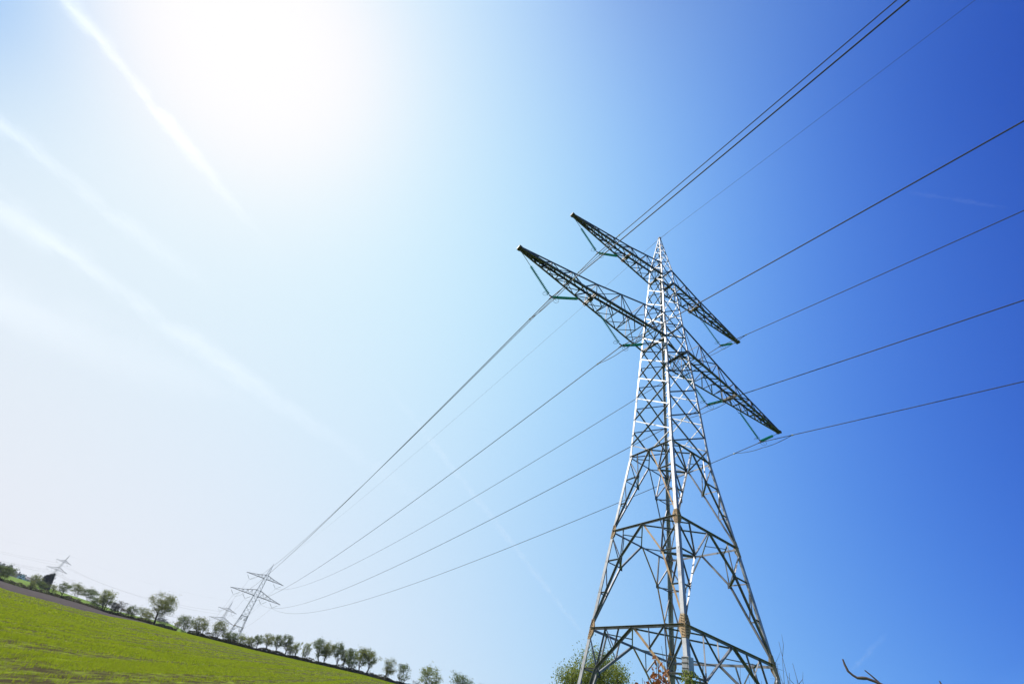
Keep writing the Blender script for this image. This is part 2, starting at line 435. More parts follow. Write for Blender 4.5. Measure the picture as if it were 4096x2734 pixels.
def make_pylon():
    root = empty('lattice_pylon')
    S = M['steel']
    # legs with gusset plates
    zs = [Z0, 5.9, 11.73, 17.52, 28.89, 32.41, 39.2, 41.58, ZP]
    szs = [.235, .225, .205, .175, .155, .145, .13, .10]
    for sx in (-1, 1):
        for sy in (-1, 1):
            mb = MB()
            for i in range(len(zs) - 1):
                p0 = L(sx * wz(zs[i]), sy * wz(zs[i]), zs[i]); p1 = L(sx * wz(zs[i + 1]), sy * wz(zs[i + 1]), zs[i + 1])
                mb.corner(p0, p1, (-sx, 0, 0), (0, -sy, 0), szs[i], .022)
            leg = mb.build('leg', S, root)
            for lv in 'ABC':
                z, wv = LV[lv]; hh = {'A': .52, 'B': .46, 'C': .40}[lv]; ww = {'A': .36, 'B': .33, 'C': .27}[lv]
                g = MB()
                dn = (L(sx * wz(z + 1), sy * wz(z + 1), z + 1) - L(sx * wv, sy * wv, z)).normalized()
                c = L(sx * wv, sy * wv, z)
                for (t, n) in ((V((-sx, 0, 0)), V((0, sy, 0))), (V((0, -sy, 0)), V((sx, 0, 0)))):
                    o = c + n * .006
                    q = [o + dn * -hh, o + t * ww * .62 - dn * hh, o + t * ww - dn * hh * .35, o + t * ww + dn * hh * .35, o + t * ww * .62 + dn * hh, o + dn * hh]
                    g.add(q + [p + n * .016 for p in q], [(0, 1, 2, 3, 4, 5), (11, 10, 9, 8, 7, 6)] + [(i, (i + 1) % 6, 6 + (i + 1) % 6, 6 + i) for i in range(6)])
                gp = g.build('gusset_plate', M['rusty'] if lv in 'AB' else S, leg)
                if lv in 'AB': gp['label'] = 'brown gusset plate'
                if lv in 'AB': GUS[(sx, sy, lv)] = (gp, c, dn, hh)
    # K panels
    KN = {'A': dict(z1=3.95, u1=2.45, zb=Z0, m=(4.9, 1.22)), 'B': dict(z1=9.8, u1=1.68, zb=5.9, m=None), 'C': dict(z1=15.57, u1=.96, zb=11.73, m=None)}
    for lv in 'ABC':
        zt, wt = LV[lv]; kn = KN[lv]; s1 = {'A': .13, 'B': .115, 'C': .10}[lv]
        for f in FACES:
            n = fn(f)
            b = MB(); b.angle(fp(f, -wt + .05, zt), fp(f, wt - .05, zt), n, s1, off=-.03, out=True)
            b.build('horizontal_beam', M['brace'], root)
            for s in (-1, 1):
                zk, uk = kn['z1'], kn['u1'] * s
                zl = kn['zb'] + (.1 if lv != 'A' else 0); ul = s * (wz(zl) - .06)
                rust = (f == 'x-' and s == -1) or (f == 'y+' and s == 1 and lv != 'C')
                db = MB(); o1 = -.055 + J()
                db.angle(fp(f, .06 * s, zt - .05), fp(f, uk, zk), n, s1 * .95, off=o1, flip=s, out=not rust)
                db.angle(fp(f, uk, zk), fp(f, ul, zl), n, s1 * .95, off=o1 - .004, flip=s, out=not rust)
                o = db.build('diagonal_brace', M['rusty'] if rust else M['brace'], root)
                if rust: o['label'] = 'rust stained diagonal brace'
                kp = MB(); kp.box(fp(f, uk, zk) + n * (o1 - .016), (V((0, 1, 0)) if FACES[f][0] == 0 else V((1, 0, 0))) * .13, V((0, 0, .15)), n * .006)
                kp.build('joint_plate', M['dark_steel'], root)
                sm = MB(); a = .075
                wk = wz(zk) * s
                sm.angle(fp(f, wk, zk), fp(f, uk, zk), n, a, off=-.075 + J(), out=True)                       # knee to leg
                sm.angle(fp(f, s * (wt - .02), zt - .35), fp(f, uk, zk), n, a, off=-.085 + J(), out=True)         # knee to gusset
                sm.angle(fp(f, s * wt * .62, zt), fp(f, uk, zk), n, a, off=-.065 + J(), out=True)               # hanger
                zm = zk + (kn['zb'] - zk) * (.49 if lv != 'A' else .4); um = uk + (ul - uk) * (zk - zm) / (zk - zl)
                sm.angle(fp(f, wz(zm) * s, zm), fp(f, um, zm), n, a * .9, off=-.075 + J(), out=True)
                sm.angle(fp(f, wk, zk), fp(f, um, zm), n, a * .9, off=-.085 + J(), out=True)
                if lv == 'A':
                    sm.angle(fp(f, wt * .31 * s, zt), fp(f, 1.25 * s, 4.9), n, a * .9, off=-.062 + J(), out=True)
                    sm.angle(fp(f, wt * .62 * s, zt), fp(f, 1.25 * s, 4.9), n, a * .9, off=-.058 + J(), out=True)
                sm.build('secondary_bracing', M['brace'], root)
        # plan bracing at the level and hip bracing between the knees
        pb = MB(); h = .03
        mids = [L(-wt, 0, zt), L(0, -wt, zt), L(wt, 0, zt), L(0, wt, zt)]
        for i in range(4): pb.angle(mids[i] - V((0, 0, h + .003 * i)), mids[(i + 1) % 4] - V((0, 0, h + .003 * i)), (0, 0, 1), .07)
        q = wt * .62
        for i, (p0, p1) in enumerate((((-wt, -q), (-q, -wt)), ((wt, -q), (q, -wt)), ((wt, q), (q, wt)), ((-wt, q), (-q, wt)))):
            pb.angle(L(*p0, zt - .05), L(*p1, zt - .05), (0, 0, 1), .06)
            cx, cy = (p0[0] + p1[0]) / 2, (p0[1] + p1[1]) / 2
            pb.angle(L(cx, cy, zt - .06), L(math.copysign(wt, cx) * .5, math.copysign(wt, cy) * .5, zt - .06), (0, 0, 1), .05)
        pb.build('plan_bracing', M['brace'], root)
        for sx in (-1, 1):
            for sy in (-1, 1):
                hb = MB(); zk = kn['z1']; wk = wz(zk)
                p0 = L(sx * (wk - .08), sy * kn['u1'], zk - .05); p1 = L(sx * kn['u1'], sy * (wk - .08), zk - .05)
                hb.angle(p0, p1, (0, 0, 1), .09)
                hb.build('hip_brace', M['brace'], root)
    # lattice above level C
    NX = [18.6, 20.93, 23.25, 25.52, 27.8, 30.65, 33.5, 35.8, 38.1, 40.33, 42.3, 43.9, 45.4, 46.55, 47.4]
    NY = [17.52, 19.75, 22.1, 24.4, 26.66, 28.89, 30.65, 32.41, 34.75, 37.05, 39.2, 41.58, 43.35, 44.9, 46.2, 47.2]
    SEC = [(17.0, 28.95), (28.95, 32.45), (32.45, 39.25), (39.25, 41.6), (41.6, 49)]
    for f in FACES:
        bars = []
        N = NX if f[0] == 'x' else NY
        n = fn(f)
        for i in range(len(N) - 1):
            for s in (-1, 1):
                bars.append((-s, N[i], s, N[i + 1]))
        for (za, zb_) in SEC:
            mb = MB()
            for (s0, z0_, s1_, z1_) in bars:
                zm = (z0_ + z1_) / 2
                if za <= zm < zb_:
                    a = .085 if zm < 30 else (.07 if zm < 41 else .05)
                    mb.m = 0 if (f == 'x-' and s0 < 0) or f == 'x+' else 1  # sun and shade put into colour: lit diagonals lighter, the rest darkened
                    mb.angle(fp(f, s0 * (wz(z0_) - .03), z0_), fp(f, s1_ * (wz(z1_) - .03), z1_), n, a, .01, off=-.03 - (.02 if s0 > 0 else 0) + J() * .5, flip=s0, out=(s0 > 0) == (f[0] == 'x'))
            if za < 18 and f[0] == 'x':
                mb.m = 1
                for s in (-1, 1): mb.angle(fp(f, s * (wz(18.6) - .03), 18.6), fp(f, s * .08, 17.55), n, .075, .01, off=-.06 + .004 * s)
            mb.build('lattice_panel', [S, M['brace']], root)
    for lv in 'DEGH':
        zt, wt = LV[lv]
        for f in FACES:
            if f[0] == 'y': continue
            b = MB(); s1 = .2 if lv in 'DG' else .12
            b.angle(fp(f, -wt + .03, zt), fp(f, wt - .03, zt), fn(f), s1, off=-.045); b.build('horizontal_beam', M['dark_steel'] if lv in 'DG' else M['brace'], root)
        pb = MB()
        pb.angle(L(-wt, -wt, zt - .06), L(wt, wt, zt - .06), (0, 0, 1), .07); pb.angle(L(wt, -wt, zt - .08), L(-wt, wt, zt - .08), (0, 0, 1), .07)
        pb.angle(L(-wt, 0, zt - .05), L(wt, 0, zt - .05), (0, 0, 1), .06)
        pb.build('plan_bracing', M['brace'], root)
    # earth peak cap
    pc = MB(); pc.box(L(0, 0, ZP - .02), (.16, 0, 0), (0, .13, 0), (0, 0, .10)); pc.box(L(0, 0, ZP + .1), (.03, 0, 0), (0, .2, 0), (0, 0, .03))
    pc.build('peak_cap', M['dark_steel'], root)
    # crossarms
    def arm(s, lb, lt, a, xk, zk, st, tops):
        zb, wb = LV[lb]; zt, wt = LV[lt]; yt = .17
        yb = lambda x: wb + (yt - wb) * (x - wb) / (a - wb)
        def top(x): return float(np.interp(x, [wt, xk, a], [zt, zk, zb + .18]))
        def ytp(x): return float(np.interp(x, [wt, a], [wt, yt]))
        cs = .17
        ch = MB()
        for sy in (-1, 1):
            ch.corner(L(s * (wb - .02), sy * wb, zb), L(s * a, sy * yt, zb), (0, -sy, 0), (0, 0, 1), cs, .02)
            ch.corner(L(s * (wt - .02), sy * wt, zt), L(s * xk, sy * ytp(xk), zk), (0, -sy, 0), (0, 0, -1), cs * .9, .02)
            ch.corner(L(s * xk, sy * ytp(xk), zk), L(s * a, sy * yt, zb + .18), (0, -sy, 0), (0, 0, -1), cs * .85, .02)
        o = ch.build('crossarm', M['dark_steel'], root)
        bt = MB(); allst = [wb] + st + [a]
        for i, x in enumerate(st):
            if abs(x - xk) > .01:
                bt.angle(L(s * x, -yb(x), zb + .03), L(s * x, yb(x), zb + .03), (0, 0, -1), .10, .01)
            xo = allst[i + 2]
            for sy in (-1, 1):
                if xo < a - .01: bt.angle(L(s * x, 0, zb + .045 + .006 * sy), L(s * xo, sy * yb(xo), zb + .045 + .006 * sy), (0, 0, -1), .08, .01)
        x = st[0]
        for sy in (-1, 1): bt.angle(L(s * x, sy * yb(x), zb + .05 + .006 * sy), L(s * wb, 0, zb + .05 + .006 * sy), (0, 0, -1), .07, .01)
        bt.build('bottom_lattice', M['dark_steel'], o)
        for sy in (-1, 1):
            sd = MB(); nn = V((0, sy, 0)); e = 0
            for i, tx in enumerate(tops):
                pt = L(s * tx, sy * ytp(tx), top(tx)); a_ = .085 if tx <= xk else .07
                sd.angle(pt, L(s * tx, sy * yb(tx), zb), nn, a_, .01, off=-.02)
                bx = [q for q in allst if q < tx - .05]; bo = [q for q in allst if q > tx + .05]
                inn = bx[-1] if bx else wb; out = bo[0] if bo else a
                sd.angle(pt, L(s * inn, sy * yb(inn), zb), nn, a_, .01, off=-.034)
                if out < a: sd.angle(pt, L(s * out, sy * yb(out), zb), nn, a_, .01, off=-.046)
            tx = tops[0]; i0 = st[0] if st[0] < tx - .05 else wb
            sd.angle(L(s * wt, sy * wt, zt), L(s * i0, sy * yb(i0), zb), nn, .06, .01, off=-.04)
            sd.build('side_lattice', M['dark_steel'], o)
        tp = MB()
        tl = [wt] + tops
        for i in range(1, len(tl)):
            x = tl[i]; x0 = tl[i - 1]
            tp.angle(L(s * x, -ytp(x), top(x) - .03), L(s * x, ytp(x), top(x) - .03), (0, 0, 1), .08, .01)
            q = 1 if i % 2 else -1
            tp.angle(L(s * x0, -q * ytp(x0), top(x0) - .045), L(s * x, q * ytp(x), top(x) - .045), (0, 0, 1), .07, .01)
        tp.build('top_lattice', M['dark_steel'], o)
        ts = MB(); y = yb(xk)
        for d in (-.09, .09): ts.box(L(s * (xk + d), 0, zb - .02), (.045, 0, 0), (0, y + .05, 0), (0, 0, .11))
        ts.box(L(s * xk, 0, zb - .05), (.2, 0, 0), (0, .14, 0), (0, 0, .10))
        ts.build('hanger_beam', M['bolt'], o)
        tpl = MB(); tpl.box(L(s * (a + .03), 0, zb + .09), (.14, 0, 0), (0, yt + .05, 0), (0, 0, .11)); tpl.build('tip_plate', M['bolt'], o)
    for s in (-1, 1):
        arm(s, 'D', 'E', A1, 9.07, 30.36, [2.55, 3.75, 5.05, 6.40, 7.75, 9.07, 10.35, 11.65, 12.65, 13.65, 14.55, 15.35, 16.0], [3.75, 6.40, 9.07, 11.65, 13.65, 15.35])
        arm(s, 'G', 'H', A2, 5.18, 40.48, [1.95, 3.0, 4.0, 5.18, 6.5, 7.85, 8.85, 9.8, 10.7, 11.5, 12.1], [3.0, 5.18, 7.85, 9.8, 11.5])
    return root


T0 = V((13.85, 26.61, 0)); PSI = R(22.03)
ALLP = []   # (origin, angle, z shift)
pyl = make_pylon()
pyl.location = (T0.x, T0.y, EYE + Z0); pyl.rotation_euler.z = PSI
tag(pyl, 'tall grey steel lattice pylon towering in the foreground with two crossarms', 'pylon', 'lattice pylons of the power line')
ALLP.append((V((T0.x, T0.y, EYE)), PSI))
for (d, az, dz, ps, lab) in ((362.46, -18.124, 4.50, 24.85, 'distant dark lattice pylon standing behind the hedge, nearest of the far pylons'),
                             (656.57, -19.828, .47, 53.64, 'small far pylon half hidden by hedge bushes just left of a larger distant pylon'),
                             (914.56, -34.053, 8.10, 74.03, 'faint far pylon beside the dark conifer near the left edge')):
    c = copy_tree(pyl)
    c.location = (d * math.sin(R(az)), d * math.cos(R(az)), EYE + Z0 + dz); c.rotation_euler.z = R(ps)
    tag(c, lab, 'pylon', 'lattice pylons of the power line')
    ALLP.append((V((c.location.x, c.location.y, EYE + dz)), R(ps)))
# bolts on the brown plates of the near pylon's two legs nearest to the camera
bq = MB(); bq.box((0, 0, 0), (.017, 0, 0), (0, .017, 0), (0, 0, .018)); t_ = bq.build('bolt', M['bolt']); bolt_me = t_.data; bpy.data.objects.remove(t_)
for key in ((-1, -1, 'A'), (-1, -1, 'B'), (-1, 1, 'A'), (-1, 1, 'B')):
    gp, c, dn, hh = GUS[key]; sx, sy, lv = key
    for (t, n) in ((V((-sx, 0, 0)), V((0, sy, 0))), (V((0, -sy, 0)), V((sx, 0, 0)))):
        if sy == 1 and n.y: continue
        for k in range(8):
            for jj in range(2):
                o = bpy.data.objects.new('bolt', bolt_me); col.objects.link(o); o.parent = gp
                o.location = c + n * .036 + dn * ((k - 3.5) * hh * .23 + jj * .03) + t * (.07 + jj * .10)
# step bolts up the far leg of the near pylon
q_ = MB(); q_.tube([V((0, 0, 0)), V((.17, 0, 0))], .012, 5); t_ = q_.build('step_bolt', M['dark_steel']); sb_me = t_.data; bpy.data.objects.remove(t_)
z = 3.0; k = 0
while z < 40:
    o = bpy.data.objects.new('step_bolt', sb_me); col.objects.link(o); o.parent = pyl; wv = wz(z)
    o.location = L(wv, wv - (.12 if k % 2 == 0 else 0), z) if k % 2 == 0 else L(wv - .12, wv, z)
    o.rotation_euler.z = 0 if k % 2 == 0 else math.pi / 2
    z += .42; k += 1
# grey box strapped to the front leg of the near pylon
bx = MB(); wv = wz(4.25)
bx.box(L(-wv + .12, -wv - .05, 4.25), (.17, 0, 0), (0, .04, 0), (0, 0, .36)); bx.box(L(-wv - .035, -wv + .12, 4.25), (.03, 0, 0), (0, .15, 0), (0, 0, .34))
bx.build('leg_cover', M['steel'], pyl)
st_ = MB()
for zz in (3.95, 4.15, 4.35, 4.55): st_.box(L(-wv - .075, -wv + .1, zz), (.012, 0, 0), (0, .17, 0), (0, 0, .015))
st_.build('cover_strap', M['bolt'], pyl)


def tw(k, x, y, z):
    o, a = ALLP[k]; c, s = math.cos(a), math.sin(a)
    return V((o.x + c * x - s * y, o.y + s * x + c * y, o.z + z))


# ------------------------------------------------------------------ insulator sets
PH = {'ul': (-8.97, 36.15, -A2, -5.18, 'G'), 'ol': (-12.86, 25.90, -A1, -9.07, 'D'), 'il': (-5.33, 25.87, -9.07, -1.5, 'D'),
      'ur': (8.97, 36.15, A2, 5.18, 'G'), 'ir': (5.33, 25.87, 9.07, 1.5, 'D'), 'or': (12.86, 25.90, A1, 9.07, 'D')}
DPROF = [(.02, .062), (.045, .060), (.062, .030), (.100, .012), (.124, -.006), (.126, -.014), (.098, -.012), (.06, -.006), (.02, .0)]
disc_me = None


def ins_set(ph, detail=True):
    x, z, xa, xb, lv = PH[ph]; zt = LV[lv][0]
    root = empty('insulator_set')
    y0 = V((x, 0, z)); og = y0
    K = lambda p: V(p) - og
    if detail:
        yk = MB(); s = 1
        yk.box(K((x, 0, z + .10)), (.20, 0, 0), (0, .012, 0), (0, 0, .07)); yk.box(K((x, 0, z - .02)), (.05, 0, 0), (0, .05, 0), (0, 0, .09))
        yk.build('yoke_plate', M['dark_steel'], root)
        cl = MB(); cl.tube([K((x, -.28, z - .12)), K((x, -.1, z - .12)), K((x, .1, z - .12)), K((x, .28, z - .12))], [.03, .06, .06, .03], 8); cl.build('suspension_clamp', M['dark_steel'], root)
    for e, xt in enumerate((xa, xb)):
        top = V((xt, 0, zt - .08 if e else zt - .02)); sg = 1 if xt > x else -1
        if ph in ('il', 'ir') and e == 0: top = V((xt, 0, zt - .12))
        bot = V((x + sg * .2, 0, z + .14)); d = (top - bot).normalized(); ln = (top - bot).length
        n0, pitch, nn = .10, .146, 19
        s_ = MB()
        if detail:
            s_.tube([K(bot), K(bot + d * (n0 + nn * pitch + .08))], .016, 6)
            for i in range(nn): s_.lathe(K(bot + d * (n0 + i * pitch + .06)), d, [(.0, .075), (.04, .07), (.048, .03), (.04, .0)], 8)
            st = s_.build('insulator_string', M['dark_steel'], root)
            global disc_me
            if disc_me is None:
                q = MB(); q.lathe((0, 0, 0), (0, 0, 1), DPROF, 14); t_ = q.build('glass_disc', M['glass'], None, smooth=True); disc_me = t_.data; bpy.data.objects.remove(t_)
            rot = d.to_track_quat('Z', 'Y')
            for i in range(nn):
                g = bpy.data.objects.new('glass_disc', disc_me); col.objects.link(g); g.parent = st
                g.location = K(bot + d * (n0 + i * pitch + .03)); g.rotation_mode = 'QUATERNION'; g.rotation_quaternion = rot
            lr = MB(); p0 = K(bot + d * (n0 + nn * pitch + .05))
            if e == 0: lr.tube([p0, K(top)], .022, 6)
            else:
                for yy in (-.11, .11): lr.tube([p0 + V((0, yy, 0)), K(top) + V((0, yy, 0))], .018, 6)
                lr.box(p0, d * .03, (0, .14, 0), V((-d.z, 0, d.x)) * .02)
            lr.build('link_rod', M['dark_steel'], root)
            rg = MB(); perp = V((d.z * -sg, 0, d.x * sg)); perp = perp if perp.z < 0 else -perp
            c = bot + d * .18 + perp * .27
            rg.torus(K(c), d * .55 + V((0, 0, .8)), .25, .013, 22, 5)
            rg.tube([K(bot + d * .06), K(c)], .011, 5); rg.tube([K(c - V((.25 * sg, 0, 0)) * .9), K(c + V((.25 * sg, 0, 0)) * .9)], .008, 5)
            rg.build('arcing_ring', M['dark_steel'], root)
        else:
            q = MB(); k = n0 + nn * pitch
            q.tube([K(bot + d * n0), K(bot + d * k)], .09, 6); q.build('insulator_string', M['far_glass'], root)
            q2 = MB(); q2.tube([K(y0), K(bot + d * n0)], .03, 4); q2.tube([K(bot + d * k), K(top)], .025, 4); q2.build('link_rod', M['dark_steel'], root)
    return root


LN = {'ul': 'tip of upper left crossarm', 'ol': 'tip of lower left crossarm', 'il': 'lower left crossarm close to tower body',
      'ur': 'tip of upper right crossarm', 'ir': 'lower right crossarm close to tower body', 'or': 'tip of lower right crossarm'}
WL = {'ul': 'upper left', 'ol': 'outer lower left', 'il': 'inner lower left', 'ur': 'upper right', 'ir': 'inner lower right', 'or': 'outer lower right', 'earth': 'peak'}
PN = ['', 'distant pylon behind the hedge', 'small half hidden far pylon', 'faint far pylon beside the conifer']
for ph in PH:
    o = ins_set(ph, True); x, z = PH[ph][:2]
    o.location = tw(0, x, 0, z); o.rotation_euler.z = PSI
    tag(o, 'green V insulator set under ' + LN[ph] + ' of near pylon', 'insulator', 'insulator sets on the near pylon')
    fo = None
    for k in (1, 2, 3):
        fo = ins_set(ph, False) if fo is None else copy_tree(fo)
        fo.location = tw(k, x, 0, z); fo.rotation_euler.z = ALLP[k][1]
        tag(fo, 'tiny V insulator set, ' + WL[ph] + ' one on the ' + PN[k], 'insulator', 'insulator sets on the far pylons')

# ------------------------------------------------------------------ conductors
def span(p, q, sag, n):
    return [p.lerp(q, i / n) - V((0, 0, 4 * sag * (i / n) * (1 - i / n))) for i in range(n + 1)]


o3, a3 = ALLP[3]
ey_ = lambda a: V((-math.sin(a), math.cos(a), 0))
ALLP.append((o3 + ey_(R(80)) * 350 + V((0, 0, 2)), R(80)))
for ph in list(PH) + ['earth']:
    if ph == 'earth': x, z, rad, sag = 0, 48.42, .013, 5.3
    else: x, z, rad, sag = PH[ph][0], PH[ph][1] - .12, .034, 7.8
    P = [tw(k, x, 0, z) for k in range(5)]
    back = P[0] - ey_(PSI) * 360 + V((0, 0, -6))
    pts = span(back, P[0], sag * (1.28 if ph != 'earth' else 2.0), 90)[:-1] + span(P[0], P[1], sag, 90)[:-1] + span(P[1], P[2], sag, 50)[:-1] + span(P[2], P[3], sag, 50)[:-1] + span(P[3], P[4], sag, 40)
    mb = MB(); mb.tube(pts, rad, 6)
    if ph == 'earth':
        o = mb.build('earth_wire', M['wire']); tag(o, 'thin earth wire running over the pylon peaks above all other wires', 'wire', 'wires of the power line')
    else:
        o = mb.build('conductor', M['wire']); tag(o, 'long dark conductor cable hung from the ' + WL[ph] + ' insulator set of the near pylon', 'cable', 'wires of the power line')
    # vibration damping cable clamped on both sides of the suspension point
    near = span(back, P[0], sag * (1.28 if ph != 'earth' else 2.0), 720); far = span(P[0], P[1], sag, 720)
    la, lb, dp = (3.0, 3.0, .62) if ph != 'earth' else (1.5, 1.5, .14)
    a = near[720 - round(la / .5)]; b = far[round(lb / .475)]
    n = 24; dmp = MB()
    pp = []
    for i in range(n + 1):
        t = i / n; base = a.lerp(b, t); base.z = (a.lerp(P[0], t * 2) if t < .5 else P[0].lerp(b, t * 2 - 1)).z
        pp.append(base - V((0, 0, dp * math.sin(math.pi * t) ** 1.0 + .0)))
    dmp.tube(pp, rad * .75, 6); dmp.build('damper_cable', M['wire'], o)
    for q, e in ((a, (P[0] - a).normalized()), (b, (b - P[0]).normalized())):
        c = MB(); c.tube([q - e * .12, q - e * .05, q + e * .05, q + e * .12], [rad * .9, rad * 2.1, rad * 2.1, rad * .9], 8); c.build('cable_clamp', M['steel'], o)

# ------------------------------------------------------------------ trees and shrubs
def leaf_quads(C, size, rs, up=.25):
    n = len(C); nrm_ = rs.normal(size=(n, 3)); nrm_[:, 2] += up; nrm_ /= np.linalg.norm(nrm_, axis=1)[:, None]
    a = np.cross(nrm_, rs.normal(size=(n, 3))); a /= np.linalg.norm(a, axis=1)[:, None]; b = np.cross(nrm_, a)
    sz = size * rs.uniform(.55, 1.35, n)[:, None]
    P = np.empty((n, 4, 3)); P[:, 0] = C - a * sz * .5; P[:, 1] = C + b * sz * .3; P[:, 2] = C + a * sz * .5; P[:, 3] = C - b * sz * .3
    return P.reshape(-1, 3)


def make_tree(name, base, h, wd, lean=0.0, style='tree', leaf='leaf_olive', n=700, size=.2, seed=0, bark='bark', rz=0.0, clear=.28):
    """base: world point; lean: sideways shift of the top (negative = away from the right); returns the Empty"""
    rs = np.random.default_rng(seed); root = empty(name, base)
    vd = V((base[0], base[1], 0)).normalized(); side = V((vd.y, -vd.x, 0))        # side: to the right as seen from the camera
    ln = lambda z: side * (lean * z / h)
    tr = MB(); tips = []
    stems = 1 if style == 'tree' else int(rs.integers(4, 7))
    zc = h * (clear + (1 - clear) * .52); rz_ = h * (1 - clear) * .5; rx = wd * .5
    def limb(p0, p1, r0, r1, k=4):
        mid = p0.lerp(p1, .5) + V(rs.normal(size=3)) * (p1 - p0).length * .07 - V((0, 0, (p1 - p0).length * .06)) * (1 if p1.z > p0.z else 0)
        tr.tube([p0, p0.lerp(mid, .5) * 1.0, mid, mid.lerp(p1, .5), p1], [r0, r0 * .85 + r1 * .15, (r0 + r1) / 2, r0 * .2 + r1 * .8, r1], k)
        return [p0, mid, p1]
    for s in range(stems):
        a = 2 * math.pi * (s + rs.uniform(0, .6)) / stems
        if style == 'tree':
            b0 = V((0, 0, -.15)); e = V((rs.normal() * .05 * wd, rs.normal() * .05 * wd, h * .72)) + ln(h * .72); r0 = .036 * h
        else:
            b0 = V((math.cos(a), math.sin(a), 0)) * wd * .06 + V((0, 0, -.15)); rr = rs.uniform(.35, .85)
            e = V((math.cos(a) * rx * rr, math.sin(a) * rx * rr, h * rs.uniform(.6, .9))); e += ln(e.z); r0 = .017 * h + .01
        q = limb(b0, e, r0, r0 * .3, 5); tips.append(e)
        nl = 9 if style == 'tree' else 4
        for i in range(nl):
            t = rs.uniform(.32 if style == 'tree' else .25, .95); p = (q[0].lerp(q[1], t * 2) if t < .5 else q[1].lerp(q[2], t * 2 - 1))
            d = V(rs.normal(size=3)); d.z = abs(d.z) * .5; d.normalize(); u = rs.uniform(.72, 1.0)
            tgt = V((d.x * rx * u, d.y * rx * u, zc + rz_ * rs.uniform(-.75, .98) * u)); tgt += ln(tgt.z)
            k_ = math.sqrt(max(.05, 1 - ((tgt.z - zc) / (rz_ * 1.02)) ** 2)); tgt.x *= k_; tgt.y *= k_
            if tgt.z < p.z: tgt.z = p.z + .05 * h
            g = limb(p, tgt, r0 * .42, .012 * (1 + h * .05)); tips.append(tgt); tips.append(g[1])
            for j in range(3):
                tq = rs.uniform(.35, .95); pp = g[0].lerp(g[1], tq * 2) if tq < .5 else g[1].lerp(g[2], tq * 2 - 1)
                e2 = pp + V(rs.normal(size=3)) * wd * .11 + V((0, 0, wd * .07)); limb(pp, e2, r0 * .14 + .004, .005, 3); tips.append(e2)
    tr.build('trunk' if style == 'tree' else 'stems', M[bark], root)
    tp = np.array([tuple(t) for t in tips]); wts = rs.gamma(1.2, 1, len(tp)); wts /= wts.sum()
    n1 = int(n * .5); n2 = n - n1
    idx = rs.choice(len(tp), n1, p=wts)
    C1 = tp[idx] + rs.normal(size=(n1, 3)) * np.array([wd, wd, h * .75]) * .062
    nc = 34; dd = rs.normal(size=(nc, 3)); dd[:, 2] += .45; dd /= np.linalg.norm(dd, axis=1)[:, None]
    cc = dd * rs.uniform(.55, .92, nc)[:, None] * np.array([rx, rx, rz_]) + np.array([0, 0, zc])
    cc[:, :2] += np.array(side)[:2] * (lean * cc[:, 2:3] / h)
    w2 = rs.gamma(1.5, 1, nc); w2 /= w2.sum()
    C2 = cc[rs.choice(nc, n2, p=w2)] + rs.normal(size=(n2, 3)) * np.array([wd, wd, h * .75]) * .075
    C = np.concatenate([C1, C2])
    C = C[C[:, 2] > .05]
    np_mesh('crown' if style == 'tree' else 'foliage', leaf_quads(C, size, rs), 4, M[leaf], root)
    return root


def at(az, d, dz=0.0): return pol(az, d, dz)


